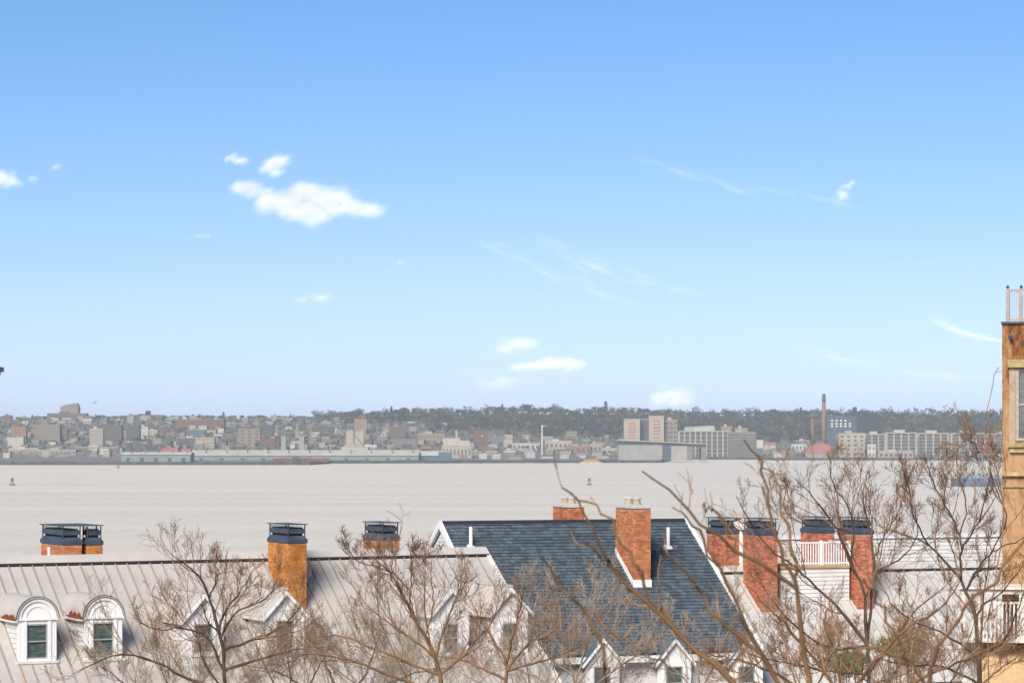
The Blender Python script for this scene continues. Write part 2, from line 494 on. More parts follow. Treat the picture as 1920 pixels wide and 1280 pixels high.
lm('brick_church', 488, 516, 822, 841, 'brick', 'gablefront', 'brick', 'small brick church with gable front above the cream pier shed', roof_h=5, win=(1, 1, .3, .6))
lm('dark_shed', 585, 625, 800, 818, 'slate', 'gablefront', 'grey', 'dark round-shouldered shed left of the cream silos', roof_h=6)
lm('concrete_tower', 527, 536, 817, 845, 'ltgrey', 'flat', 'grey', 'left one of two slim concrete towers behind the pier shed', Y=3700)
lm('concrete_tower', 561, 570, 817, 845, 'ltgrey', 'flat', 'grey', 'right one of two slim concrete towers behind the pier shed', Y=3700)
def church_spire(r, W, H, D, hw, s):
    b = MB(); b.hexa([(-2, 0, hw), (2, 0, hw), (2, 4, hw), (-2, 4, hw), (-.1, 1.9, hw + 13), (.1, 1.9, hw + 13), (.1, 2.1, hw + 13), (-.1, 2.1, hw + 13)]); b.build('spire', FM['aqua'], r)
lm('church', 553, 561, 806, 826, 'aqua', 'flat', 'aqua', 'green spired church tower on the hillside left of silos', extra=church_spire)
lm('brick_apartment_block', 664, 688, 784, 812, 'brick', 'flat', 'red', 'tall red brick block above the cream silos', win=(5, 6, .55, .3), wincol='lit',
   extra=lambda r, W, H, D, hw, s: MB.build((lambda b: (b.box(-W * .1, W * .2, 3, 9, hw + .6, hw + 5), b)[-1])(MB()), 'rooftop_box', FM['red'], r))
# grain silos
lm('silo', 649, 663, 808, 848, 'cream', 'flat', 'cream', 'left half of the cream grain silo pair behind the long pier shed', Y=3560, depth=14)
lm('silo', 665, 682, 808, 848, 'cream', 'flat', 'cream', 'right half of the cream silo pair, with a sloping conveyor', Y=3560, depth=14, extra=lambda r, W, H, D, hw, s: (MB.build((lambda c: (c.cyl((-W * .45, -.8, H * .85), (W * .42, -.8, H * .5), .7, n=6), c)[-1])(MB()), 'conveyor', FM['tan'], r), MB.build((lambda h: (h.box(W * .5 + .3, W * .5 + 13, 0, 12, 0, H * .34), h.box(W * .5 + 1, W * .5 + 8, 2, 10, H * .34, H * .52), h)[-1])(MB()), 'annex', FM['white'], r)))
lm('silo_base_building', 640, 690, 838, 850, 'pale', 'flat', 'cream', 'low pale building at the foot of the silos', Y=3540)

# pier sheds on the water front
def shed(name, x0, x1, yroof0, yroof1, ywall, ybase, roofcol, wallcol, label, Y, gable=None, ndoor=0):
    s = Y / F; root = empty(name, ((x0 + x1) / 2 * s - 960 * s, Y, 1.6)); W = (x1 - x0) * s
    zb = 0.0; zw = EYE - (ywall - HZ) * s - 1.6; zt = EYE - (yroof0 - HZ) * s - 1.6
    b = MB(); b.box(-W / 2, W / 2, 0, 40, zb, zw); b.build('wall', FM[wallcol], root)
    r = MB(); r.prism([(-W / 2 - .5, -1, zw), (W / 2 + .5, -1, zw), (W / 2 + .5, 20, zt), (-W / 2 - .5, 20, zt)], (0, 0, .4))
    r.prism([(-W / 2 - .5, 20, zt), (W / 2 + .5, 20, zt), (W / 2 + .5, 41, zw), (-W / 2 - .5, 41, zw)], (0, 0, .4)); r.build('roof', FM[roofcol], root)
    if ndoor:
        for i in range(ndoor):
            cx = -W / 2 + (i + .5) * W / ndoor
            d = MB(); d.box(cx - 2.2, cx + 2.2, -.15, .1, 0, zw * .62); d.build('door', FM['slate'], root)
        v = MB()
        for i in range(ndoor):
            cx = -W / 2 + (i + .7) * W / ndoor
            v.cyl((cx, 8, zw), (cx, 8, zt + .8), .8, n=6)
        tag(v.build('roof_vent', FM['grey'], root), kind='stuff')
    if gable:
        e = MB(); e.poly([(W / 2 + .2, 0, zb), (W / 2 + .2, 40, zb), (W / 2 + .2, 40, zw), (W / 2 + .2, 20, zt), (W / 2 + .2, 0, zw)]); e.build('gable_end', FM[gable], root)
    tag(root, label, 'shed'); return root
shed('pier_shed', 227, 357, 848, 850, 852, 862, 'white', 'aqua', 'white roofed aqua pier shed left of the long cream pier shed', 3250, ndoor=5)
shed('pier_shed', 358, 785, 844, 846, 854, 862, 'pale', 'aqua', 'very long cream roofed pier shed with aqua wall along the water', 3330, ndoor=11)
# shed with its blue gable to the front
shed('pier_shed', 786, 838, 846, 848, 854, 861, 'white', 'teal', 'pier shed with teal wall at right end of the long cream shed', 3345)
lm('gabled_shed', 822, 847, 847, 861, 'teal', 'gablefront', 'white', 'teal gable-fronted shed at right end of the pier sheds', roof_h=6.5, Y=3335)
lm('rose_shed', 304, 334, 840, 851, 'rose', 'flat', 'rose', 'rose red shed behind the pier sheds, wider left one', Y=3420)
lm('rose_shed', 340, 358, 841, 852, 'rose', 'gablefront', 'rose', 'small rose red shed with sloping roof, right of the wider one', roof_h=4, Y=3420)
# red barge moored in front of the sheds
def barge(x0, x1, y0, y1, col, label, Y, cabin=None):
    s = Y / F; W = (x1 - x0) * s; root = empty('moored_barge', (((x0 + x1) / 2 - 960) * s, Y, 3.0)); h = (y1 - y0) * s
    b = MB(); b.hexa([(-W / 2 + 2, 0, -.8), (W / 2 - 2, 0, -.8), (W / 2 - 2, 9, -.8), (-W / 2 + 2, 9, -.8), (-W / 2, -.5, h * .6), (W / 2, -.5, h * .6), (W / 2, 9.5, h * .6), (-W / 2, 9.5, h * .6)]); b.build('hull', FM[col], root)
    d = MB()
    for i in range(7):
        cx = -W * .42 + i * W * .13; d.box(cx, cx + W * .07, 2, 7, h * .6, h * (.75 + .25 * ((i * 37) % 5) / 5))
    tag(d.build('deck_gear', FM['grey'], root), kind='stuff')
    tag(root, label, 'barge')
barge(510, 618, 853, 862, 'red', 'long red barge moored in front of the cream pier shed', 3200)
barge(548, 560, 850, 862, 'slate', 'small dark workboat beside the long red barge', 3185)

lm('factory', 828, 884, 836, 850, 'cream', 'flat', 'cream', 'cream factory with stacked roofs and a short chimney', win=(8, 1, .4, .5), Y=3560,
   extra=lambda r, W, H, D, hw, s: MB.build((lambda b: (b.box(-W * .46, W * .44, 4, 16, hw + .6, hw + 7), b.box(-W * .46, W * .12, 5, 14, hw + 7, hw + 10), b.cyl((0, 9, hw + 7), (0, 9, hw + 20), 1.5, n=10), b)[-1])(MB()), 'upper_storey', FM['pale'], r))
lm('brick_tower_block', 888, 914, 806, 834, 'brick', 'flat', 'brown', 'plain red-brown tower block with a white spot, right of cream factory',
   extra=lambda r, W, H, D, hw, s: MB.build((lambda b: (b.cyl((W * .1, -.3, H * .62), (W * .1, .2, H * .62), 1.3, n=12), b)[-1])(MB()), 'clock', FM['white'], r))
lm('brown_block', 728, 762, 800, 822, 'brown', 'flat', 'tan', 'brown block with pale roof terrace right of the silos', win=(5, 3, .4, .4))
lm('long_grey_block', 735, 782, 822, 838, 'grey', 'flat', 'slate', 'wide grey block in the valley right of the silos', win=(8, 2, .5, .3))
lm('long_tan_block', 782, 835, 813, 832, 'tan', 'flat', 'cream', 'long tan block with cream roofline below the wood', win=(9, 2, .4, .4))
lm('grey_block', 914, 948, 818, 836, 'grey', 'flat', 'grey', 'grey block right of the red-brown tower block', win=(6, 3, .6, .4))
lm('cream_block', 945, 961, 823, 838, 'cream', 'flat', 'tan', 'small cream cube right of the grey block')
lm('low_store', 960, 1012, 830, 844, 'pale', 'flat', 'slate', 'low pale store left of the white mast', win=(6, 1, .5, .4))
lm('low_store', 1022, 1072, 827, 842, 'cream', 'flat', 'white', 'low cream store right of the white mast', win=(6, 1, .5, .4))
lm('low_store', 1060, 1108, 836, 850, 'orange', 'flat', 'ltgrey', 'low orange-brown store between white mast and the slanted hall', win=(5, 1, .5, .4))
lm('low_store', 1105, 1128, 832, 850, 'ltgrey', 'flat', 'cream', 'low light grey store left of the slanted-roof hall', win=(3, 1, .5, .4))
lm('low_store', 1128, 1158, 840, 852, 'cream', 'flat', 'pale', 'low cream store directly left of the slanted-roof hall', win=(3, 1, .5, .4))
lm('ruined_building', 1061, 1082, 808, 828, 'tan', 'flat', 'brown', 'tan building with dark openings against the wood', win=(3, 3, .5, .5))
# white mast (wind turbine tower without its rotor turning)
mY = 3560; mb = MB(); p0 = at(1016.5, 849, mY); p1 = at(1017, 799, mY)
mr = empty('turbine_mast', (p0.x, p0.y, far_z(1016, mY)))
mb.cyl((0, 0, -1), (0, 0, p1.z - mr.location.z), 1.35, 0.95, n=12); mb.build('tower', FM['white'], mr, smooth=False)
nb = MB(); nb.box(-1.6, 3.6, -1, 1, p1.z - mr.location.z - .4, p1.z - mr.location.z + 1.1); nb.build('nacelle', FM['white'], mr)
hb = MB(); hb.cyl((3.6, 0, p1.z - mr.location.z + .4), (9.5, -.2, p1.z - mr.location.z + .7), .3, .1, n=5); hb.build('blade', FM['ltgrey'], mr)
tag(mr, 'tall white mast standing at the shore in the middle', 'mast')

# hospital block with brick window strips
def tower_group(name, x0, x1, yt, yb, wallcol, strip, label, Y, side=None):
    s = Y / F; root = empty(name, (((x0 + x1) / 2 - 960) * s, Y, far_z((x0 + x1) / 2, Y) - 1)); W = (x1 - x0) * s
    H = EYE - (yt - HZ) * s - root.location.z
    b = MB(); b.box(-W / 2, W / 2, 0, 22, 0, H); b.build('wall', FM[wallcol], root)
    r = MB(); r.box(-W / 2 - .3, W / 2 + .3, -.3, 22.3, H, H + .8); r.build('roof', FM['pale'], root)
    if strip:
        k = MB(); k.box(-W * .2, W * .2, -.25, .2, H * .12, H * .86); k.build('brick_strip', FM['rose'], root)
        wb = MB()
        for i in range(6): wb.box(-W * .17, W * .17, -.4, 0, H * (.14 + i * .12), H * (.19 + i * .12))
        tag(wb.build('window', FM['pale'], root), kind='stuff')
    tag(root, label, 'building'); return root
HY = 4150
tower_group('hospital_tower', 1170, 1200, 786, 858, 'cream', True, 'left cream tower with a brick window strip, right of the white mast', HY)
tower_group('hospital_link', 1200, 1217, 786, 858, 'slate', False, 'glazed dark link between the two cream towers', HY + 14)
tower_group('hospital_tower', 1217, 1245, 780, 858, 'cream', True, 'right cream tower with brick window strip beside the dark link', HY)
lm('hospital_wing', 1246, 1270, 787, 830, 'tan', 'flat', 'pale', 'stepped tan wing at right of the cream towers', win=(3, 6, .7, .4), Y=HY + 10)
# slanted-roof hall at the water front
sY = 3900; s_ = sY / F
root = empty('slanted_roof_hall', ((1242 - 960) * s_, 3480, 2.0)); s2 = 3480 / F; Wd = 165 * s2; root.location.x = (1242 - 960) * s2
def zrow(r): return EYE - (r - HZ) * s2 - 2.0
b = MB()
b.box(-Wd / 2, Wd * .0, 0, 36, 0, zrow(834)); b.box(Wd * .10, Wd * .28, 0, 36, 0, zrow(836)); b.build('wall', FM['ltgrey'], root)
b = MB(); b.box(Wd * .0, Wd * .10, .5, 36, 0, zrow(835)); b.build('doorway', FM['blue'], root)
b = MB(); b.box(Wd * .28, Wd * .34, .5, 30, 0, zrow(838)); b.box(Wd * .44, Wd * .5, .5, 30, 0, zrow(838)); b.build('end_wall', FM['grey'], root)
b = MB(); b.hexa([(-Wd / 2, .6, zrow(834)), (Wd / 2, .6, zrow(838)), (Wd / 2, 35, zrow(838)), (-Wd / 2, 35, zrow(834)), (-Wd / 2, .6, zrow(826)), (Wd / 2, .6, zrow(833)), (Wd / 2, 35, zrow(833)), (-Wd / 2, 35, zrow(826))]); b.build('clerestory', FM['blue'], root)
b = MB(); b.hexa([(-Wd / 2 - 1, -2, zrow(825.5)), (Wd / 2 + 1, -2, zrow(833)), (Wd / 2 + 1, 38, zrow(833)), (-Wd / 2 - 1, 38, zrow(825.5)), (-Wd / 2 - 1, -2, zrow(823.6)), (Wd / 2 + 1, -2, zrow(831.5)), (Wd / 2 + 1, 38, zrow(831.5)), (-Wd / 2 - 1, 38, zrow(823.6))]); b.build('roof', FM['cream'], root)
tag(root, 'long grey hall with one thin slanting roof at the shore', 'hall')

# terminal blocks: concrete piers with window bays
def terminal(name, x0, x1, yt, yb, Y, bays, label, wings=True, piercol='cream', baycol='slate', floors=6, group=None):
    s = Y / F; px = (x0 + x1) / 2
    root = empty(name, ((px - 960) * s, Y, far_z(px, Y) - 1)); W = (x1 - x0) * s; H = EYE - (yt - HZ) * s - root.location.z
    b = MB(); b.box(-W / 2 + .3, W / 2 - .3, 0.6, 45, 0, H - 1.2); b.build('wall', FM[baycol], root)
    for i in range(bays + 1):
        cx = -W / 2 + i * W / bays; wd = 1.0 if 0 < i < bays else 1.6
        p = MB(); p.box(cx - wd, cx + wd, -.4, 1.0, 0, H - 1.2); p.build('pier', FM[piercol], root)
    fl = MB()
    for k in range(1, floors): fl.box(-W / 2, W / 2, .25, .75, H * k / floors - .45, H * k / floors + .45)
    tag(fl.build('floor_band', FM['ltgrey'], root), kind='stuff')
    r = MB(); r.box(-W / 2 - .6, W / 2 + .6, -.8, 46, H - 1.2, H + .6); r.build('cornice', FM[piercol], root)
    h = MB(); h.box(-W * .2, W * .15, 8, 26, H + .6, H + 4.2); h.build('rooftop_house', FM['pale'], root)
    tag(root, label, 'building', group); return root
terminal('terminal_building', 1273, 1366, 808, 858, 4000, 9, 'cream piered terminal building with pale green roof, right of the cream towers')
root = empty('green_roof_hall', ((1312 - 960) * 4020 / F, 4022, far_z(1312, 4022) + 6)); zt = EYE - (800 - HZ) * 4022 / F - root.location.z
b = MB(); b.hexa([(-22, 0, zt - 6), (22, 0, zt - 6), (22, 20, zt - 6), (-22, 20, zt - 6), (-20, 5, zt), (21, 5, zt + 2), (21, 15, zt + 2), (-20, 15, zt)]); b.build('roof', FM['green_roof'], root)
b = MB(); b.box(-21, 21, 1, 19, 0, zt - 6); b.build('wall', FM['grey'], root); tag(root, 'pale green pitched roof hall on top of the piered terminal', 'hall')
lm('terminal_shaded_side', 1366, 1418, 810, 860, 'grey', 'flat', 'ltgrey', 'shaded right side of the piered terminal, grey with horizontal bands, shade in its colour', Y=3990, depth=40,  # terminal's right face turned from the sun, its shade painted in as grey
   extra=lambda r, W, H, D, hw, s: tag(MB.build((lambda b: ([b.box(-W / 2 - .1, W / 2 + .1, -.3, .2, H * (.1 + .11 * i), H * (.1 + .11 * i) + 1.4) for i in range(8)], b)[-1])(MB()), 'window', FM['slate'], r), kind='stuff'))
lm('roof_house', 1352, 1372, 800, 812, 'tan', 'flat', 'pale', 'tan rooftop block above the piered terminal building', Y=4060)
lm('roof_house', 1378, 1402, 803, 812, 'tan', 'flat', 'pale', 'low tan rooftop block above the shaded terminal side', Y=4070)
lm('white_house', 1419, 1431, 825, 840, 'white', 'flat', 'white', 'small white cube house right of the shaded terminal side')
lm('low_store', 1432, 1455, 830, 842, 'pale', 'gable', 'rose', 'low pale store with reddish roof right of the white cube')
lm('low_store', 1450, 1472, 849, 858, 'pale', 'flat', 'orange', 'tiny pale store at the water near the near branch tip')
lm('low_store', 1484, 1512, 832, 846, 'white', 'flat', 'slate', 'white and slate store left of the rose tent hall', win=(4, 1, .5, .5))
lm('grey_store', 1490, 1525, 826, 838, 'grey', 'flat', 'pale', 'grey store with pale roof below the shorter smokestack')

# smokestacks
def stack(px0, px1, yt, yb, Y, col, topcol, label):
    s = Y / F; px = (px0 + px1) / 2; zb = far_z(px, Y) - 1
    root = empty('smokestack', ((px - 960) * s, Y, zb)); H = EYE - (yt - HZ) * s - zb; R = (px1 - px0) / 2 * s
    b = MB(); b.cyl((0, 0, 0), (0, 0, H * .87), R * 1.25, R * .9, n=16); b.build('shaft', FM[col], root, True)
    b = MB(); b.cyl((0, 0, H * .87), (0, 0, H), R * .9, R * .86, n=16); b.build('top_band', FM[topcol], root, True)
    b = MB(); b.cyl((0, 0, H * .4), (0, 0, H * .41), R * 1.22, R * 1.22, n=16); b.build('ring', FM['brown'], root)
    tag(root, label, 'smokestack')
stack(1541, 1548.5, 738, 836, 3950, 'stackred', 'slate', 'tall red-brown smokestack rising above the ridge with dark top')
stack(1520, 1527, 775, 838, 4150, 'brick', 'brick', 'shorter reddish smokestack left of the tall one')
# rose tent hall
s = 3840 / F; root = empty('tent_hall', ((1534 - 960) * s, 3840, 2.2)); b = MB()
prof = [(-26, 851.5), (-26, 846), (-16, 840), (-14, 836), (2, 831), (6, 829), (22, 834), (26, 838), (26, 851.5)]
b.prism([(x * s, 0, EYE - (y - HZ) * s - 2.2) for x, y in prof], (0, 38, 0)); b.build('roof', FM['rose'], root)
b = MB(); b.box(-24 * s, 24 * s, -.6, 36, 0, EYE - (851 - HZ) * s - 2.2); b.build('wall', FM['ltgrey'], root)
tag(root, 'rose red tent-like hall at the foot of the smokestacks', 'hall')
# dark blue block behind the stacks
lm('dark_block', 1550, 1606, 779, 840, 'blue', 'flat', 'dark', 'dark blue office block with pale window rows right of tall smokestack', Y=4300, depth=26,
   extra=lambda r, W, H, D, hw, s: tag(MB.build((lambda b: ([b.box(-W / 2 + W * (.18 + .15 * i) - 1.6, -W / 2 + W * (.18 + .15 * i) + 1.6, -.3, .2, H * z, H * (z + .045)) for z, n in ((.64, 5), (.72, 5), (.82, 4)) for i in range(n)], b)[-1])(MB()), 'window', FM['lit'], r), kind='stuff'))
lm('dark_block', 1600, 1646, 775, 830, 'dark', 'flat', 'dark', 'windowless dark block with a rooftop box on the right skyline', Y=4420, depth=26,
   extra=lambda r, W, H, D, hw, s: MB.build((lambda b: (b.box(-W * .5, -W * .34, 4, 10, hw, hw + 10), b)[-1])(MB()), 'rooftop_box', FM['dark'], r))
TL = ['cream corner terminal block with small square windows, right of the rose hall', 'piered terminal block right of the corner block', 'piered terminal block in the middle of the right row', 'fourth piered terminal block behind the bare twigs', 'last terminal block before the ochre house']
lm('terminal_corner', 1573, 1622, 812, 858, 'cream', 'flat', 'cream', TL[0], Y=3900, win=(4, 5, .4, .45), depth=40)
terminal('terminal_building', 1622, 1660, 814, 858, 3930, 3, TL[1], floors=7)
terminal('terminal_building', 1662, 1718, 811, 858, 3920, 4, TL[2], floors=7)
terminal('terminal_building', 1722, 1778, 812, 858, 3930, 4, TL[3], floors=7)
terminal('terminal_building', 1784, 1846, 812, 858, 3920, 4, TL[4], floors=7)
terminal('terminal_building', 1850, 1925, 813, 858, 3930, 5, 'terminal block partly behind the ochre house', floors=7)
lm('white_house', 1627, 1642, 833, 848, 'white', 'flat', 'white', 'small white block with dark windows in front of the terminal row', Y=3850, win=(2, 2, .4, .4))
lm('low_store', 1648, 1712, 846, 856, 'cream', 'flat', 'pale', 'low cream arcade in front of the terminal row', Y=3830, win=(7, 1, .6, .5))

# --- ordinary houses on the far hillside
ZONES = [(0, 330, 'on the far left hillside'), (330, 640, 'above the long pier shed'), (690, 900, 'in the valley right of the silos'), (900, 1165, 'below the wood left of the cream towers')]
CN = {'cream': 'cream', 'pale': 'pale', 'white': 'white', 'tan': 'tan', 'brick': 'brick', 'brown': 'brown', 'grey': 'grey', 'slate': 'slate grey', 'ltgrey': 'light grey', 'orange': 'orange-brown'}
rr = random.Random(11)
def houses(x0, x1, rows, wpx, gap, zone, pal):
    for row in rows:
        x = x0 + rr.uniform(0, 14)
        while x < x1:
            wd = rr.uniform(*wpx); h = rr.uniform(5.5, 10.5) * (1.25 if rr.random() < .15 else 1)
            c = rr.choice(pal); gb = rr.choice(('gable', 'flat', 'flat', 'gablefront')); yb = row + rr.uniform(-2, 2)
            rc = rr.choice(('grey', 'slate', 'pale', 'tan', 'brown'))
            size = 'wide' if wd > 15 else 'small'
            kind = {'gable': 'gabled', 'flat': 'flat-roofed', 'gablefront': 'gable-fronted'}[gb]
            far_block('house', x, x + wd, yb - h, yb, c, gb, rc, f"{size} {CN[c]} {kind} house with {rc} roof {zone}", f"houses {zone}", 'house', win=(max(2, int(wd / 4)), max(1, int(h / 3.6)), .42, .45), roof_h=h * .3, turn=rr.uniform(-.25, .25))
            x += wd + rr.uniform(*gap)
PAL = ['cream', 'cream', 'cream', 'pale', 'white', 'tan', 'tan', 'tan', 'brick', 'brown', 'brown', 'grey', 'slate', 'ltgrey', 'orange']
houses(0, 330, (790, 796, 803, 810, 818, 826, 834, 842), (8, 20), (5, 22), ZONES[0][2], PAL)
houses(325, 640, (791, 798, 806, 813, 820, 828, 836, 842), (8, 19), (3, 17), ZONES[1][2], PAL)
houses(600, 900, (800, 808, 817, 826, 834, 842), (8, 18), (14, 34), ZONES[2][2], PAL)
houses(905, 1160, (826, 833, 840, 847), (9, 20), (10, 24), ZONES[3][2], PAL)
houses(-4, 226, (851, 857), (12, 26), (4, 16), 'by the water at far left', ['cream', 'pale', 'white', 'tan', 'grey', 'ltgrey', 'orange'])
houses(850, 1160, (854, 860), (10, 24), (6, 22), 'by the water left of the slanted hall', ['cream', 'pale', 'white', 'tan', 'grey', 'ltgrey'])
houses(1420, 1520, (852,), (8, 14), (3, 9), 'by the water left of the rose hall', ['cream', 'pale', 'white', 'orange'])

# --- far trees: winter crowns made of many twig-clump faces
M['wood'] = mat('far_winter_crown', (0.030, 0.034, 0.024), 0.95, col2=(0.050, 0.049, 0.034), scale=0.05, island=0.2)
M['wood_tan'] = mat('far_tan_crown', (0.095, 0.072, 0.042), 0.95, col2=(0.125, 0.098, 0.060), scale=0.05, island=0.2)
M['conifer'] = mat('far_conifer', (0.022, 0.034, 0.024), 0.95, island=0.3)
M['trunk_far'] = mat('far_trunk', (0.07, 0.055, 0.045), 0.95)
def crown_np(n, rx, rz, cz, cone=False, size=1.5):
    """Random small triangles through a lumpy crown volume."""
    lumps = RNG.normal(0, 0.42, (7, 3)); lumps[:, 2] *= 0.8
    k = RNG.integers(0, 7, n)
    d = RNG.normal(0, 1, (n, 3)); d /= np.linalg.norm(d, axis=1)[:, None]
    c = lumps[k] + d * (RNG.random(n) ** .4)[:, None] * 0.52
    if cone:
        h = RNG.random(n) ** 1.3; a = RNG.random(n) * 6.283; r = (1 - h) * (0.35 + .65 * RNG.random(n))
        c = np.stack([np.cos(a) * r, np.sin(a) * r, h * 2 - 1], 1)
    c = c * np.array([rx, rx, rz]) + np.array([0, 0, cz])
    e = RNG.normal(0, size * .55, (n, 3, 3))
    return (c[:, None, :] + e).reshape(-1, 3)
def tris(V): return np.arange(len(V)).reshape(-1, 3)
protos = []
for i in range(6):
    cone = i == 5; wide = i in (3, 4)
    V = crown_np(330, 4.2 if cone else (8.5 if wide else 6.8), 7.5 if cone else 6.0, 7.0 if not cone else 8.5, cone, 1.5)
    cm = npmesh('crown', V, tris(V), M['conifer'] if cone else (M['wood_tan'] if i in (2, 4) else M['wood']))
    tb = MB(); tb.cyl((0, 0, -1), (0, 0, 9), .5, .25, n=6)
    for k in range(4):
        a = k * 1.6 + i; tb.cyl((0, 0, 5), (3.2 * math.cos(a), 3.2 * math.sin(a), 10.5), .22, .08, n=4)
    tm = tb.mesh('trunk', M['trunk_far'])
    protos.append((cm, tm))
SKY = [(0, 778), (50, 777), (130, 782), (185, 777), (250, 779), (330, 778), (395, 775), (470, 777), (540, 779), (575, 783), (612, 777), (625, 769), (670, 768), (700, 771), (730, 764), (775, 760), (805, 761), (860, 763), (900, 765), (930, 757), (950, 759), (985, 752), (1005, 762), (1035, 755), (1060, 762), (1085, 765), (1135, 757), (1160, 764), (1192, 757), (1210, 764), (1250, 766), (1310, 768), (1360, 768), (1420, 770), (1450, 764), (1490, 766), (1535, 762), (1570, 770), (1640, 772), (1668, 766), (1690, 778), (1745, 777), (1800, 780), (1850, 776), (1925, 777)]
TLAB = ['bare brown tree on the ridge line of the far shore', 'bare brown tree on the ridge line of the far shore', 'tan crowned tree standing on the ridge line', 'broad bare tree on the ridge line of the far shore', 'broad tan crowned tree on the ridge line', 'dark pointed conifer on the ridge line']
def ZT(p): return ' at far left' if p < 220 else ' above the left houses' if p < 600 else ' above the silos' if p < 860 else ' in the middle' if p < 1160 else ' above the cream towers' if p < 1420 else ' behind the smokestacks' if p < 1640 else ' at far right'
px = -10
while px < 1930:
    top = lerp(SKY, px) + rr.uniform(-1.5, 3.0)
    k = rr.choice((0, 1, 0, 3, 3, 1, 2, 4)) if rr.random() > .05 else 5
    Y = 5450 + rr.uniform(-60, 60); s = Y / F
    z = far_z(px, Y); H = EYE - (top - HZ) * s - z; sc = max(.5, H / 13.5)
    root = empty('tree', ((px - 960) * s, Y, z)); wx = rr.uniform(.95, 1.3) * (1.35 if sc < .8 else 1.0); root.scale = (sc * wx, sc * wx, sc); root.rotation_euler = (0, 0, rr.uniform(0, 6))
    link('crown', protos[k][0], root); link('trunk', protos[k][1], root)
    tag(root, TLAB[k] + ZT(px), 'tree', 'trees along the far ridge line')
    px += rr.uniform(8, 15)
# woods and street trees of the hillside that read as one mass
def mass(name, spots, matl, lab):
    Vs = []
    for px, row, hpx in spots:
        Y = far_Y(px, row); s = Y / F; n = 120
        V = crown_np(n, hpx * s * .62, hpx * s * .5, hpx * s * .55, False, hpx * s * .14)
        V = V + np.array([(px - 960) * s, Y, far_z(px, Y)])
        Vs.append(V)
    V = np.concatenate(Vs); o = link(name, npmesh(name, V, tris(V), matl)); tag(o, lab, kind='stuff')
sp = []; sp2 = []
for row in range(783, 836, 4):
    x = 600
    while x < 2150:
        lim = 832 if x > 1260 else (826 if x > 1000 else (812 if x > 800 else 797))
        if row < lim: (sp2 if rr.random() < .2 else sp).append((x + rr.uniform(-5, 5), row + rr.uniform(-2, 2), rr.uniform(13, 19)))
        x += rr.uniform(9, 17)
for row in range(784, 850, 6):      # the slope goes on beyond the left of the picture
    x = -220
    while x < -6:
        sp.append((x, row + rr.uniform(-2, 2), rr.uniform(7, 12))); x += rr.uniform(12, 24)
mass('wooded_slope', sp, M['wood'], 'dark bare wood covering the far slope behind the buildings')
mass('tan_wood', sp2, M['wood_tan'], 'tan crowns scattered through the wood on the far slope')
sp = []; sp2 = []
for row in range(786, 856, 5):
    x = -10
    while x < 1170:
        if rr.random() < (.95 if x < 650 else .7): (sp2 if rr.random() < .5 else sp).append((x + rr.uniform(-6, 6), row + rr.uniform(-2, 2), rr.uniform(5, 9.5)))
        x += rr.uniform(7, 17)
for x in range(1260, 1900, 13): sp.append((x + rr.uniform(-5, 5), 854, rr.uniform(3, 6)))
mass('street_trees', sp, M['wood'], 'bare street trees between the houses of the far hillside')
mass('tan_street_trees', sp2, M['wood_tan'], 'tan street trees between the houses of the far hillside')

# ------------------------------------------------------------------ near houses
def house_body(fr, u0, u1, reave, zg, root, wallmat, name='wall', inset=.25):
    """Walls under a gabled roof, gable ends included."""
    i = .25
    ze = fr.roof_z(reave - i) - 0.12
    b = MB()
    k = inset
    loop = [fr.pt(u0 + k, -reave + i, zg), fr.pt(u0 + k, reave - i, zg), fr.pt(u0 + k, reave - i, ze), fr.pt(u0 + k, 0, fr.zr - .22), fr.pt(u0 + k, -reave + i, ze)]
    b.prism(loop, fr.U * (u1 - u0 - 2 * k))
    return b.build(name, wallmat, root)

def roof_panels(fr, u0, u1, pitch, reave, root, matl, side=1, seam=None):
    """Standing-seam pans, one object each, with a raised rib on one edge."""
    n = int(round((u1 - u0) / pitch)); pitch = (u1 - u0) / n
    sl = Vector((fr.N.x * side, fr.N.y * side, -fr.t)).normalized()
    nrm = Vector((fr.N.x * side * fr.t, fr.N.y * side * fr.t, 1)).normalized()
    Ls = reave * math.sqrt(1 + fr.t ** 2)
    b = MB()
    def fp(a, s, h): return fr.U * a + sl * s + nrm * h
    b.hexa([fp(.004, 0, 0), fp(pitch - .004, 0, 0), fp(pitch - .004, Ls, 0), fp(.004, Ls, 0), fp(.004, 0, .012), fp(pitch - .004, 0, .012), fp(pitch - .004, Ls, .012), fp(.004, Ls, .012)])
    b.hexa([fp(.004, 0, .012), fp(.034, 0, .012), fp(.034, Ls, .012), fp(.004, Ls, .012), fp(.010, 0, .066), fp(.028, 0, .066), fp(.028, Ls, .066), fp(.010, Ls, .066)], 1)
    me = b.mesh('roof_panel', [matl, seam or matl])
    for k in range(n):
        o = link('roof_panel', me, root); o.location = fr.pt(u0 + k * pitch, 0, fr.zr)

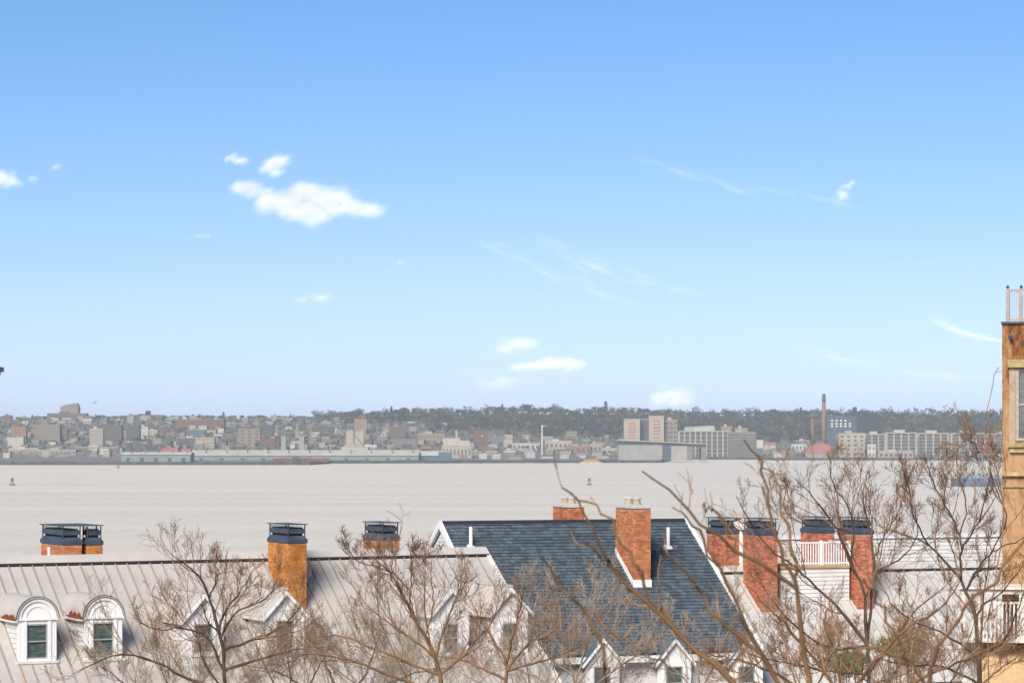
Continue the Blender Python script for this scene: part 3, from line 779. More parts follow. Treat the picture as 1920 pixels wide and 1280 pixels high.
def ridge_cap(fr, u0, u1, root, matl, wd=.34, lift=.10, gap=True):
    b = MB()
    for sd in (1, -1):
        a = fr.pt(u0, 0, fr.zr + lift); c = fr.pt(u1, 0, fr.zr + lift)
        d = fr.N * (sd * wd) + Vector((0, 0, -fr.t * wd))
        nrm = (fr.N * (sd * fr.t) + Vector((0, 0, 1))).normalized() * .02
        lp = [a, c, c + d, a + d]
        if sd < 0: lp.reverse()
        b.prism(lp, nrm)
        q = fr.N * sd * .0
    b.build('ridge_cap', matl, root)
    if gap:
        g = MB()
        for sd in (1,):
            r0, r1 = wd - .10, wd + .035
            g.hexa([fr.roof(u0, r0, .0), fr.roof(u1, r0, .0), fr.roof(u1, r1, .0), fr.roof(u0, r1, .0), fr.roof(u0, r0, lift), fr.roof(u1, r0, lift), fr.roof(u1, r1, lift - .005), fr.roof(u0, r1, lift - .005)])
        g.build('ridge_shadow_strip', M['dark'], root)  # near-black strip: the shadow line under the cap, put in as colour

def rake_board(fr, u, r1, root, matl, w=.14, side=1, h=.22):
    b = MB()
    lp = [fr.pt(u, 0, fr.zr + .09), fr.pt(u, r1 * side, fr.roof_z(r1) + .09), fr.pt(u, r1 * side, fr.roof_z(r1) - h), fr.pt(u, 0, fr.zr - h)]
    b.prism(lp, fr.U * w); b.build('rake_board', matl, root)

def brick_skin(fr, cu, cr, w, d, z0, z1, slope_base=False):
    """Bricks laid on the four faces of a chimney; returns a mesh builder."""
    b = MB(); ch, bl, j = .0765, .215, .011
    n = int((z1 - z0) / ch)
    for k in range(n):
        za = z0 + k * ch; zb = za + ch - j; off = (k % 2) * bl / 2
        for face in range(4):
            L = w if face % 2 == 0 else d
            a = -L / 2 - off
            while a < L / 2 - .01:
                a0, a1 = max(a, -L / 2), min(a + bl - j, L / 2); a += bl
                if a1 - a0 < .03: continue
                pr = .012 + random.uniform(-.002, .003)
                if face == 0: p = lambda t, e: fr.pt(cu + t, cr + d / 2 + e, 0)
                elif face == 1: p = lambda t, e: fr.pt(cu - w / 2 - e, cr + t, 0)
                elif face == 2: p = lambda t, e: fr.pt(cu - t, cr - d / 2 - e, 0)
                else: p = lambda t, e: fr.pt(cu + w / 2 + e, cr - t, 0)
                if face in (0, 1) and slope_base and zb < fr.roof_z(cr + (d / 2 if face == 0 else (a0 + a1) / 2)): continue
                if face in (2, 3) and k < n - 30: continue
                q = [p(a0, 0), p(a1, 0), p(a1, pr), p(a0, pr)]
                zz = lambda z: [v + Vector((0, 0, z)) for v in q]
                lo, hi = zz(za), zz(zb)
                base = len(b.v); b.v += [tuple(v) for v in lo + hi]
                for f in ((4, 7, 6, 5), (3, 2, 6, 7), (2, 1, 5, 6), (0, 3, 7, 4), (0, 1, 2, 3)):
                    b.f.append(tuple(base + i for i in f)); b.m.append(0)
    return b

def chimney(fr, root, px, r_front, w, d, row_top, style, brick, mortar='mortar', base_drop=0.6, lid=True, lid_u1=None, flash=False):
    """Chimney whose near vertical corner is seen at px; r_front = slope distance of its front face; row_top = top of the masonry."""
    u = fr.u_at(px, r_front); cu = u + w / 2; cr = r_front - d / 2
    zt = fr.z_of(u, r_front, row_top)
    zb = min(fr.roof_z(cr + d / 2), fr.roof_z(cr - d / 2)) - base_drop
    c = MB()
    def f3(a, b_, z): return fr.pt(cu + a, cr + b_, z)
    c.fbox(f3, -w / 2, w / 2, -d / 2, d / 2, zb, zt)
    ch = c.build('chimney', M[mortar], root)
    zlow = min(fr.roof_z(r_front), fr.roof_z(cr - d / 2)) - .05
    bk = brick_skin(fr, cu, cr, w, d, zlow, zt, True)
    tag(bk.build('brick', M[brick], ch), kind='stuff')
    if flash:
        fl = MB(); e = .03; hgt = .28
        rf, rb = r_front + e, cr - d / 2
        for a in (-w / 2 - e,):
            fl.prism([fr.roof(cu + a, rb, .02), fr.roof(cu + a, rf, .02), fr.roof(cu + a, rf, hgt), fr.roof(cu + a, rb, hgt)], fr.U * .03)
        fl.prism([fr.roof(cu - w / 2 - e, rf + .01, -.02), fr.roof(cu + w / 2 + e, rf + .01, -.02), fr.roof(cu + w / 2 + e, rf + .01, hgt + .04), fr.roof(cu - w / 2 - e, rf + .01, hgt + .04)], fr.N * .02)
        fl.build('flashing', M['white'], ch)
    if style == 'shroud':
        s = MB(); o = .035; h1 = .26
        s.hexa([f3(-w / 2 - o, d / 2 + o, zt), f3(w / 2 + o, d / 2 + o, zt), f3(w / 2 + o, -d / 2 - o, zt), f3(-w / 2 - o, -d / 2 - o, zt),
                f3(-w / 2 - o, d / 2 + o, zt + .13), f3(w / 2 + o, d / 2 + o, zt + .13), f3(w / 2 + o, -d / 2 - o, zt + .13), f3(-w / 2 - o, -d / 2 - o, zt + .13)])
        s.hexa([f3(-w / 2 - o, d / 2 + o, zt + .13), f3(w / 2 + o, d / 2 + o, zt + .13), f3(w / 2 + o, -d / 2 - o, zt + .13), f3(-w / 2 - o, -d / 2 - o, zt + .13),
                f3(-w / 2 + .06, d / 2 - .10, zt + h1), f3(w / 2 - .06, d / 2 - .10, zt + h1), f3(w / 2 - .06, -d / 2 + .10, zt + h1), f3(-w / 2 + .06, -d / 2 + .10, zt + h1)])
        s.build('skirt', M['shroud'], ch)
        k = MB(); k.fbox(f3, -w / 2 + .1, w / 2 - .1, -d / 2 + .14, d / 2 - .14, zt + h1, zt + h1 + .30); k.build('flue_core', M['dark'], ch)
        l = MB()
        l.fbox(f3, -w / 2 + .05, w / 2 - .05, d / 2 - .09, d / 2 - .075, zt + h1 + .08, zt + h1 + .26)
        l.fbox(f3, -w / 2 + .045, -w / 2 + .06, -d / 2 + .10, d / 2 - .10, zt + h1 + .08, zt + h1 + .26)
        l.build('louvre', M['shroud'], ch)
        for a in (-1, 1):
            for b_ in (-1, 1):
                q = MB(); x, y = a * (w / 2 - .04), b_ * (d / 2 - .06)
                q.fbox(f3, x - .018, x + .018, y - .018, y + .018, zt + .14, zt + h1 + .40); q.build('post', M['shroud'], ch)
        n = int(d / .07)
        wr = MB()
        for i in range(n):
            y = -d / 2 + .1 + i * (d - .2) / n
            wr.fbox(f3, -w / 2 + .035, -w / 2 + .043, y, y + .012, zt + h1 + .26, zt + h1 + .38)
        for i in range(int(w / .07)):
            x = -w / 2 + .08 + i * (w - .16) / int(w / .07)
            wr.fbox(f3, x, x + .012, d / 2 - .07, d / 2 - .06, zt + h1 + .26, zt + h1 + .38)
        tag(wr.build('spark_mesh', M['shroud'], ch), kind='stuff')
        li = MB(); lu = (lid_u1 - cu) if lid_u1 is not None else w / 2 + .05
        if lid: li.fbox(f3, -w / 2 - .05, lu, -d / 2 - .05, d / 2 + .05, zt + h1 + .40, zt + h1 + .43)
        if lid: li.build('lid', M['shroud'], ch)
    else:
        q = MB(); q.fbox(f3, -w / 2 - .05, w / 2 + .05, -d / 2 - .05, d / 2 + .05, zt, zt + .10); q.fbox(f3, -w / 2 - .01, w / 2 + .01, -d / 2 - .01, d / 2 + .01, zt + .10, zt + .15)
        q.build('cap', M['concrete'], ch)
        for y in (-d * .24, d * .2):
            p = MB(); a = f3(0, y, zt + .15); p.cyl(a, a + Vector((0, 0, .2)), .17, .15, n=14); p.build('flue_pot', M['flue'], ch)
            p = MB(); p.cyl(a + Vector((0, 0, .24)), a + Vector((0, 0, .28)), .2, .2, n=14)
            for q_ in range(3):
                w_ = q_ * 2.09; e = Vector((.14 * math.cos(w_), .14 * math.sin(w_), 0)); p.cyl(a + e + Vector((0, 0, .19)), a + e + Vector((0, 0, .25)), .012, n=4)
            p.build('rain_cap', M['concrete'], ch)
    return ch

def window_unit(fr, part, cu, r, z0, z1, w, arched=False, blind=True):
    """Double-hung window set in a dormer or wall front at slope distance r (front plane)."""
    h = z1 - z0; fw = .045
    def f3(a, b_, z): return fr.pt(cu + a, r + b_, z)
    fm = MB()
    fm.fbox(f3, -w / 2, -w / 2 + fw, -.02, .03, z0, z1); fm.fbox(f3, w / 2 - fw, w / 2, -.02, .03, z0, z1)
    fm.fbox(f3, -w / 2 + fw, w / 2 - fw, -.02, .03, z0, z0 + fw); fm.fbox(f3, -w / 2 + fw, w / 2 - fw, -.02, .03, z1 - fw, z1)
    fm.fbox(f3, -w / 2 + fw, w / 2 - fw, -.02, .036, z0 + h * .5 - .02, z0 + h * .5 + .02)
    fm.build('window_frame', M['sash'], part)
    for k in range(2):
        p = MB(); a = z0 + fw if k == 0 else z0 + h * .5 + .02; c = z0 + h * .5 - .02 if k == 0 else z1 - fw
        p.fbox(f3, -w / 2 + fw, w / 2 - fw, -.04 + .012 * k, -.03 + .012 * k, a, c); p.build('pane', M['pane'], part)
    if arched:
        n = 12; ring = []
        for i in range(n + 1):
            t = math.pi * i / n; ring.append(f3(-w / 2 * math.cos(t), -.03, z1 + .05 + w / 2 * math.sin(t)))
        p = MB(); p.prism(ring, fr.N * .01); p.build('pane', M['pane'], part)
        a = MB()
        for i in range(n):
            t0, t1 = math.pi * i / n, math.pi * (i + 1) / n
            for (ra, rb, e) in ((w / 2, w / 2 + .09, .05),):
                a.prism([f3(-ra * math.cos(t0), 0, z1 + .05 + ra * math.sin(t0)), f3(-ra * math.cos(t1), 0, z1 + .05 + ra * math.sin(t1)), f3(-rb * math.cos(t1), 0, z1 + .05 + rb * math.sin(t1)), f3(-rb * math.cos(t0), 0, z1 + .05 + rb * math.sin(t0))], fr.N * e)
        a.build('arch_trim', M['white'], part)

def front_wall(fr, part, cu, r, w, z0, z1, wz0, wz1, ww, th=.1, matl=None, loop_top=None, name='front_wall'):
    """Wall front with a window opening; loop_top lists extra outline points above z1 (a, z)."""
    def f3(a, b_, z): return fr.pt(cu + a, r + b_, z)
    b = MB()
    b.fbox(f3, -w / 2, -ww / 2, -th, 0, z0, z1); b.fbox(f3, ww / 2, w / 2, -th, 0, z0, z1)
    b.fbox(f3, -ww / 2, ww / 2, -th, 0, z0, wz0); b.fbox(f3, -ww / 2, ww / 2, -th, 0, wz1, z1)
    if loop_top:
        b.prism([f3(a, -th, z) for a, z in loop_top], fr.N * th)
    return b.build(name, matl or M['white'], part)

def cheeks(fr, part, cu, r, w, ztop, boards=True):
    """Side walls of a dormer: clapboards from the front back to the roof."""
    def f3(a, b_, z): return fr.pt(cu + a, r + b_, z)
    rb = r - (ztop - fr.roof_z(r)) / fr.t
    b = MB()
    for sd in (-1, 1):
        a = sd * (w / 2 - .05)
        lp = [fr.pt(cu + a, r - .1, fr.roof_z(r - .1) - .2), fr.pt(cu + a, r - .1, ztop), fr.pt(cu + a, rb - .4, ztop), fr.pt(cu + a, rb - .4, ztop - .25)]
        b.prism(lp, fr.U * .03 * -sd)
    b.build('cheek', M['siding'], part)
    z0 = fr.roof_z(r); n = max(3, int((ztop - z0) / .16)); e = (ztop - z0) / n
    for k in range(n):
        za, zb = z0 + k * e, z0 + (k + 1) * e - .012
        rback_a = r - max(0, (za - z0)) / fr.t - .0; rback_b = r - (zb - z0) / fr.t
        m = MB(); a = -(w / 2 - .05)
        p = [fr.pt(cu + a, r - .1, za), fr.pt(cu + a, rback_b, zb), fr.pt(cu + a, r - .1, zb)]
        lo = [fr.pt(cu + a - .028, r - .1, za), fr.pt(cu + a - .028, rback_a - .02, za), fr.pt(cu + a - .008, rback_b - .02, zb), fr.pt(cu + a - .008, r - .1, zb)]
        hi = [fr.pt(cu + a, r - .1, za), fr.pt(cu + a, rback_a - .02, za), fr.pt(cu + a, rback_b - .02, zb), fr.pt(cu + a, r - .1, zb)]
        m.hexa(lo + hi); m.build('clapboard', M['siding'], part)

def arched_dormer(fr, root, px, row_sill, w=1.40, hwall=1.50, wwin=.74):
    cu, r = fr.hit(px, row_sill); z0 = fr.roof_z(r); zs = z0 + hwall; R = w / 2 - .02
    d = empty('dormer', (0, 0, 0), root)
    def f3(a, b_, z): return fr.pt(cu + a, r + b_, z)
    n = 18
    top = [(-R * math.cos(math.pi * i / n), zs + R * math.sin(math.pi * i / n)) for i in range(n + 1)]
    front_wall(fr, d, cu, r, w - .05, z0 - .1, zs, z0 + .14, z0 + .14 + 1.18, wwin, loop_top=top)
    for ra, rb, e in ((R - .10, R, .045), (R - .28, R - .235, .025)):
        a = MB()
        for i in range(n):
            t0, t1 = math.pi * i / n, math.pi * (i + 1) / n
            P = lambda q, t: f3(-q * math.cos(t), 0, zs + q * math.sin(t))
            a.prism([P(ra, t0), P(ra, t1), P(rb, t1), P(rb, t0)], fr.N * e)
        a.build('arch_trim', M['white'], d)
    b = MB(); b.fbox(f3, -w / 2 - .03, w / 2 + .03, 0, .06, zs - .05, zs + .03); b.build('head_band', M['white'], d)
    b = MB(); b.fbox(f3, -w / 2 - .05, w / 2 + .05, -.02, .10, z0 - .02, z0 + .07); b.build('sill', M['cream_trim'], d)
    for sx in (-1, 1):
        b = MB(); b.fbox(f3, sx * (wwin / 2 + .06) - .055, sx * (wwin / 2 + .06) + .055, 0, .03, z0 + .07, zs - .05); b.build('casing', M['white'], d)
    window_unit(fr, d, cu, r - .04, z0 + .14, z0 + .14 + 1.18, wwin)
    cheeks(fr, d, cu, r, w, zs)
    L = (hwall + R) / fr.t + .5
    v = MB(); ro, ri = R + .055, R + .02
    for i in range(n):
        t0, t1 = math.pi * i / n, math.pi * (i + 1) / n
        P = lambda q, t, y: fr.pt(cu - q * math.cos(t), r + y, zs + q * math.sin(t))
        v.hexa([P(ri, t0, .09), P(ri, t1, .09), P(ri, t1, -L), P(ri, t0, -L), P(ro, t0, .09), P(ro, t1, .09), P(ro, t1, -L), P(ro, t0, -L)])
    v.build('barrel_roof', M['panel'], d)
    g = MB()
    for i in range(n):
        t0, t1 = math.pi * i / n, math.pi * (i + 1) / n
        P = lambda q, t, y: fr.pt(cu - q * math.cos(t), r + y, zs + q * math.sin(t))
        g.hexa([P(ro, t0, .09), P(ro, t1, .09), P(ro, t1, .05), P(ro, t0, .05), P(ro + .03, t0, .09), P(ro + .03, t1, .09), P(ro + .03, t1, .05), P(ro + .03, t0, .05)])
    g.build('drip_edge', M['shroud'], d)
    # rusted gutter along the left foot of the barrel roof, ragged upper edge
    q = MB(); a = -ro - .02; n2 = 11; rb = -hwall / fr.t * .72
    for i in range(n2):
        y0, y1 = -.12 + (rb + .12) * i / n2, -.12 + (rb + .12) * (i + 1) / n2
        hh = random.uniform(.05, .22)
        q.hexa([f3(a - .05, y0, zs - .06), f3(a, y0, zs - .06), f3(a, y1, zs - .06), f3(a - .05, y1, zs - .06), f3(a - .05, y0, zs + hh * .6), f3(a + .012, y0, zs + hh), f3(a + .012, y1, zs + hh * .5), f3(a - .05, y1, zs + hh * .5)])
    tag(q.build('rusty_gutter', M['rust'], d), 'ragged rusty gutter')
    b = MB(); b.fbox(f3, -ro - .10, -ro + .02, rb - .6, .05, zs - .12, zs - .06); b.build('eave_board', M['cream_trim'], d)

def gable_dormer(fr, root, px, row_apex, w=1.5, hwall=1.55, rise=.80, arched=False, roofmat='panel', seams=True, wwin=.66, hwin=1.0, row_base=None, overhang=.14, front_r=None, dark_ridge=True):
    """Dormer with a gabled front; its ridge runs back level into the slope."""
    if front_r is None: cu, r = fr.hit(px, row_base)
    else: r = front_r; cu = fr.u_at(px, r)
    zap = fr.z_of(cu, r, row_apex); zs = zap - rise; z0 = fr.roof_z(r) - .1 if front_r is None else zs - hwall
    d = empty('dormer', (0, 0, 0), root)
    def f3(a, b_, z): return fr.pt(cu + a, r + b_, z)
    w0 = zs - (.22 if not arched else .45) - hwin
    front_wall(fr, d, cu, r, w - .05, z0, zs, w0, w0 + hwin, wwin, loop_top=[(-w / 2 + .025, zs), (w / 2 - .025, zs), (0, zap - .04)])
    window_unit(fr, d, cu, r - .04, w0, w0 + hwin, wwin, arched)
    for sx in (-1, 1):
        b = MB(); b.fbox(f3, sx * (wwin / 2 + .07) - .055, sx * (wwin / 2 + .07) + .055, 0, .03, w0 - .05, w0 + hwin + .02); b.build('casing', M['white'], d)
    b = MB(); b.fbox(f3, -wwin / 2 - .16, wwin / 2 + .16, 0, .08, w0 - .12, w0 - .05); b.build('sill', M['white'], d)
    if front_r is None: cheeks(fr, d, cu, r, w, zs)
    L = (zap - fr.roof_z(r)) / fr.t + .3
    k = rise / (w / 2); o = overhang
    for sx in (-1, 1):
        v = MB()
        A = f3(0, .12, zap + .02); B = f3(sx * (w / 2 + o), .12, zs - o * k + .02)
        C = f3(sx * (w / 2 + o), -L, zs - o * k + .02); D = f3(0, -L, zap + .02)
        lp = [A, B, C, D] if sx > 0 else [A, D, C, B]
        v.prism(lp, (0, 0, .05)); v.build('roof_slope', M[roofmat], d)
        if seams:
            y = -.25
            while y > -L + .1:
                s = MB(); s.prism([f3(0, y, zap + .07), f3(sx * (w / 2 + o), y, zs - o * k + .07), f3(sx * (w / 2 + o), y, zs - o * k + .125), f3(0, y, zap + .125)], fr.N * .03)
                s.build('seam', M['cap'], d); y -= .40
        t = MB(); t.prism([f3(0, .121, zap + .03), f3(sx * (w / 2 + o), .121, zs - o * k + .03), f3(sx * (w / 2 + o), .121, zs - o * k - .10), f3(0, .121, zap - .12)], fr.N * .035)
        t.build('barge_board', M['white'], d)
    e = MB(); e.fbox(f3, -w / 2 - o - .02, -w / 2 - o + .05, -L * .6, .1, zs - o * k - .07, zs - o * k + .03); e.build('eave_board', M['cream_trim'], d)
    if dark_ridge:
        q = MB(); q.fbox(f3, -.05, .05, -L, .13, zap + .06, zap + .14); q.build('ridge_cap', M['cap'], d)

# --- house 1: grey standing-seam metal roof
U0 = -25.0; REAVE = 7.0
h1 = empty('grey_roofed_house', GREY.pt(-10, 0, 14.5))
def rootfix(root):
    """Children are built in world coordinates: cancel the root's own offset."""
    inv = Matrix.Translation(-root.location)
    for c in root.children: c.matrix_parent_inverse = inv
house_body(GREY, U0, 0, REAVE, 13.5, h1, M['siding'])
roof_panels(GREY, U0, 0, .435, REAVE + .2, h1, M['panel'], seam=M['seam'])
b = MB(); b.prism([GREY.roof(U0, 0, -.02), GREY.roof(0, 0, -.02), GREY.roof(0, -REAVE, -.02), GREY.roof(U0, -REAVE, -.02)], (0, 0, -.06)); b.build('back_slope', M['cap'], h1)
b = MB(); b.prism([GREY.roof(U0, 0, -.03), GREY.roof(U0, REAVE, -.03), GREY.roof(0, REAVE, -.03), GREY.roof(0, 0, -.03)], (0, 0, -.06)); b.build('roof_deck', M['felt'], h1)
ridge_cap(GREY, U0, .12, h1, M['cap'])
rake_board(GREY, .0, REAVE + .1, h1, M['cream_trim'], w=.16)
arched_dormer(GREY, h1, 70, 1242)
arched_dormer(GREY, h1, 194, 1238)
gable_dormer(GREY, h1, 382, 1114, row_base=1246)
gable_dormer(GREY, h1, 535, 1108, row_base=1240)
gable_dormer(GREY, h1, 846, 1104, row_base=1228, arched=True, wwin=.62, hwin=1.05)
gable_dormer(GREY, h1, 957, 1103, row_base=1226, arched=True, wwin=.62, hwin=1.05)
cu, rf = GREY.hit(540, 1143)
chimney(GREY, h1, 540, rf, .72, 1.9, 1018, 'shroud', 'brick_ochre', 'mortar_ochre')
chimney(GREY, h1, 117, -.45, .72, 2.5, 1021, 'shroud', 'brick_orange', lid_u1=GREY.u_at(194, -.45))
chimney(GREY, h1, 163, -.45, .58, .62, 1021, 'shroud', 'brick_ochre', 'mortar_ochre', lid=False)
chimney(GREY, h1, 717, -.5, .70, 1.75, 1013, 'shroud', 'brick_orange')
b = MB(); p = GREY.pt(GREY.u_at(92, -.3), -.3, 0); z = GREY.z_of(GREY.u_at(92, -.3), -.3, 1025); b.cyl((p.x, p.y, GREY.zr - .5), (p.x, p.y, z), .055, n=10); b.build('vent_pipe', M['white'], h1)
for px_, row_ in ((34, 1247), (158, 1243), (36, 1262)):
    cu, rr_ = GREY.hit(px_, row_); b = MB()
    P = lambda a, r_: GREY.roof(cu + a, r_, .018)
    b.poly([P(-.015, rr_), P(.03, rr_), P(.05, rr_ + .5), P(.02, rr_ + 1.3), P(-.01, rr_ + .8)]); b.build('rust_streak', M['rust_stain'], h1)
rootfix(h1)
tag(h1, 'long house with pale grey standing-seam roof and a row of dormers, lower left', 'house')

# --- house 2: slate blue shingle roof
h2 = empty('blue_shingled_house', BLUE.pt(5, 0, 14.5))
RB = 7.75
house_body(BLUE, 0, BLUE_L, RB, 13.5, h2, M['siding'], inset=.06)
b = MB(); b.prism([BLUE.roof(0, 0, -.01), BLUE.roof(0, RB, -.01), BLUE.roof(BLUE_L, RB, -.01), BLUE.roof(BLUE_L, 0, -.01)], (0, 0, -.06)); b.build('roof_deck', M['felt'], h2)
b = MB(); b.prism([BLUE.roof(0, 0, .02), BLUE.roof(BLUE_L, 0, .02), BLUE.roof(BLUE_L, -RB, .02), BLUE.roof(0, -RB, .02)], (0, 0, -.06)); b.build('back_slope', M['shingle'], h2)
# shingles: tapered tabs in staggered courses
sl = Vector((BLUE.N.x, BLUE.N.y, -BLUE.t)).normalized(); nm = (BLUE.N * BLUE.t + Vector((0, 0, 1))).normalized()
EXP = .185 * math.sqrt(1 + BLUE.t ** 2); SW = .24
def shingle_pts(w, rnd=0):
    e = EXP * 1.06
    return [BLUE.U * a + sl * s_ + nm * h for a, s_, h in ((0, 0, .0), (w, 0, .0), (w, e, .010), (0, e, .010), (0, 0, .006), (w, 0, .006), (w, e, .046), (0, e, .046))]
sm = MB(); sm.hexa(shingle_pts(SW - .016)); sme = sm.mesh('shingle', M['shingle_single'])
rest = MB(); singles = []
for k in range(int(RB / .185)):
    a = -.12 * (k % 2) - random.uniform(0, .06)
    while a < BLUE_L:
        a0, a1 = max(a, 0), min(a + SW - .016, BLUE_L)
        if a1 - a0 > .04: singles.append((k, a0, a1))
        a += SW
singles.sort(key=lambda q: -q[0])
nsing = 0
for k, a0, a1 in singles:
    P = BLUE.pt(a0, 0, BLUE.zr) + sl * (k * EXP)
    vis = 14 < k < 33
    if vis and nsing < 300 and a1 - a0 > SW - .02:
        o = link('shingle', sme, h2); o.location = P + nm * random.uniform(0, .006); nsing += 1
    else:
        j = random.uniform(0, .008)
        rest.hexa([P + q + nm * j for q in shingle_pts(a1 - a0)])
tag(rest.build('shingle_course', M['shingle'], h2), kind='stuff')
b = MB()
for sd in (1, -1):
    a, c = BLUE.pt(-.05, 0, BLUE.zr + .06), BLUE.pt(BLUE_L + .05, 0, BLUE.zr + .06); d = BLUE.N * (sd * .16) + Vector((0, 0, -BLUE.t * .16)); lp = [a, c, c + d, a + d]
    if sd < 0: lp.reverse()
    b.prism(lp, (0, 0, .025))
b.build('ridge_cap', M['felt'], h2)
rake_board(BLUE, BLUE_L, RB, h2, M['white'], w=.16); rake_board(BLUE, -.12, RB, h2, M['white'], w=.12); rake_board(BLUE, -.12, RB, h2, M['white'], w=.12, side=-1)
# clapboards of the left gable
for k in range(14):
    zt_ = BLUE.zr - .45 - k * .16; zb_ = zt_ - .148
    if zb_ < BLUE.roof_z(RB): break
    wa = (BLUE.zr - .3 - zt_) / BLUE.t; wb = (BLUE.zr - .3 - zb_) / BLUE.t
    m = MB(); m.hexa([BLUE.pt(.02, -wb, zb_), BLUE.pt(.02, wb, zb_), BLUE.pt(.058, wb, zb_), BLUE.pt(.058, -wb, zb_), BLUE.pt(.043, -wa, zt_), BLUE.pt(.043, wa, zt_), BLUE.pt(.058, wa, zt_), BLUE.pt(.058, -wa, zt_)]); m.build('clapboard', M['siding'], h2)
cu, rf = BLUE.hit(1188, 1100)
chimney(BLUE, h2, 1188, rf, .74, 1.9, 953, 'pots', 'brick_orange', flash=True)
chimney(BLUE, h2, 1066, -.6, .70, 1.8, 951, 'pots', 'brick_orange')
for px_, row in ((883, 1026), (1253, 1026)):
    cu, rr_ = BLUE.hit(px_, row); p = BLUE.roof(cu, rr_, .02)
    b = MB(); b.cyl(p - Vector((0, 0, .2)), p + Vector((0, 0, .82)), .075, n=12); b.cyl(p - nm * .02, p + nm * .05, .24, .11, n=14); b.build('vent_pipe', M['white'], h2)
b = MB(); b.prism([BLUE.pt(0, RB + .02, BLUE.roof_z(RB) + .05), BLUE.pt(BLUE_L, RB + .02, BLUE.roof_z(RB) + .05), BLUE.pt(BLUE_L, RB + .02, BLUE.roof_z(RB) - .2), BLUE.pt(0, RB + .02, BLUE.roof_z(RB) - .2)], BLUE.N * .1); b.build('fascia', M['white'], h2)
for px_ in (1130, 1265, 1400): gable_dormer(BLUE, h2, px_, 1197, w=1.45, hwall=2.6, rise=.85, roofmat='shingle', seams=False, wwin=.72, hwin=1.3, front_r=RB + .15, dark_ridge=False)
rootfix(h2)
tag(h2, 'house with slate blue shingle roof and two orange brick chimneys, lower middle', 'house')

# --- house 3: white metal roof with roof deck
h3 = empty('white_roofed_house', WHITE.pt(8, 0, 14.5)); WL = 17.0; RW = 6.6
house_body(WHITE, 0, WL, RW, 13.5, h3, M['siding'])
roof_panels(WHITE, 0, WL, .50, RW + .2, h3, M['white_roof'], seam=M['seam_white'])
b = MB(); b.prism([WHITE.roof(0, 0, -.02), WHITE.roof(WL, 0, -.02), WHITE.roof(WL, -RW, -.02), WHITE.roof(0, -RW, -.02)], (0, 0, -.06)); b.build('back_slope', M['white_roof'], h3)
b = MB(); b.prism([WHITE.roof(0, 0, -.03), WHITE.roof(0, RW, -.03), WHITE.roof(WL, RW, -.03), WHITE.roof(WL, 0, -.03)], (0, 0, -.06)); b.build('roof_deck', M['felt'], h3)
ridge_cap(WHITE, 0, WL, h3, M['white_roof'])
# rooftop storey behind the ridge
rb_ = -2.9; ua, ub = WHITE.u_at(1462, rb_), WHITE.u_at(1905, rb_); zt = WHITE.z_of(ua, rb_, 1011)
def f3(a, b_, z): return WHITE.pt(a, b_, z)
b = MB(); b.fbox(f3, ua, ub, rb_ - 2.6, rb_, WHITE.zr - 3, zt); b.build('rooftop_storey', M['siding'], h3)
b = MB(); b.fbox(f3, ua - .1, ub + .1, rb_ - 2.7, rb_ + .1, zt, zt + .09); b.build('rooftop_coping', M['white'], h3)
for k in range(11):
    za = zt - .02 - (k + 1) * .17
    b = MB(); b.hexa([f3(ua, rb_ + .034, za), f3(ub, rb_ + .034, za), f3(ub, rb_ + .001, za), f3(ua, rb_ + .001, za), f3(ua, rb_ + .010, za + .158), f3(ub, rb_ + .010, za + .158), f3(ub, rb_ + .001, za + .158), f3(ua, rb_ + .001, za + .158)]); b.build('clapboard', M['siding'], h3)
# roof deck with railing
cu, rd = WHITE.hit(1525, 1130); ua, ub = WHITE.u_at(1464, rd), WHITE.u_at(1592, rd); zd = WHITE.z_of(ua, rd, 1062)
b = MB(); b.fbox(f3, ua, ub, .2, rd, WHITE.roof_z(rd) - .3, zd - .08); b.build('deck_wall', M['siding'], h3)
for k in range(9):
    za = zd - .10 - (k + 1) * .17
    b = MB(); b.hexa([f3(ua, rd + .034, za), f3(ub, rd + .034, za), f3(ub, rd + .001, za), f3(ua, rd + .001, za), f3(ua, rd + .010, za + .158), f3(ub, rd + .010, za + .158), f3(ub, rd + .001, za + .158), f3(ua, rd + .001, za + .158)]); b.build('clapboard', M['siding'], h3)
b = MB(); b.fbox(f3, ua - .06, ub + .06, .1, rd + .08, zd - .08, zd + .03); b.build('deck_floor', M['timber'], h3)
ra = ua + .55
b = MB(); b.fbox(f3, ra, ub, rd - .03, rd + .03, zd + .96, zd + 1.02); b.build('top_rail', M['white'], h3)
b = MB(); b.fbox(f3, ra, ub, rd - .025, rd + .025, zd + .10, zd + .15); b.build('bottom_rail', M['white'], h3)
n = 22
for i in range(n + 1):
    a = ra + (ub - ra) * i / n; post = i in (0, n // 2, n)
    hw_ = .05 if post else .02
    b = MB(); b.fbox(f3, a - hw_, a + hw_, rd - hw_, rd + hw_, zd + .03, zd + (1.08 if post else .96)); b.build('post' if post else 'baluster', M['white'], h3)
b = MB(); b.fbox(f3, ra, ra + .05, .3, rd - .05, zd + .96, zd + 1.02); b.fbox(f3, ub - .05, ub, .3, rd - .05, zd + .96, zd + 1.02); b.build('side_rail', M['white'], h3)
cu, rf = WHITE.hit(1427, 1147); chimney(WHITE, h3, 1427, rf, .74, 1.75, 1003, 'shroud', 'brick_red')
cu, rf = WHITE.hit(1608, 1142); chimney(WHITE, h3, 1608, rf, .74, 1.75, 1001, 'shroud', 'brick_red')
chimney(WHITE, h3, 1357, -.25, .74, 1.75, 1001, 'shroud', 'brick_red')
chimney(WHITE, h3, 1535, -.7, .74, 1.75, 999, 'shroud', 'brick_red')
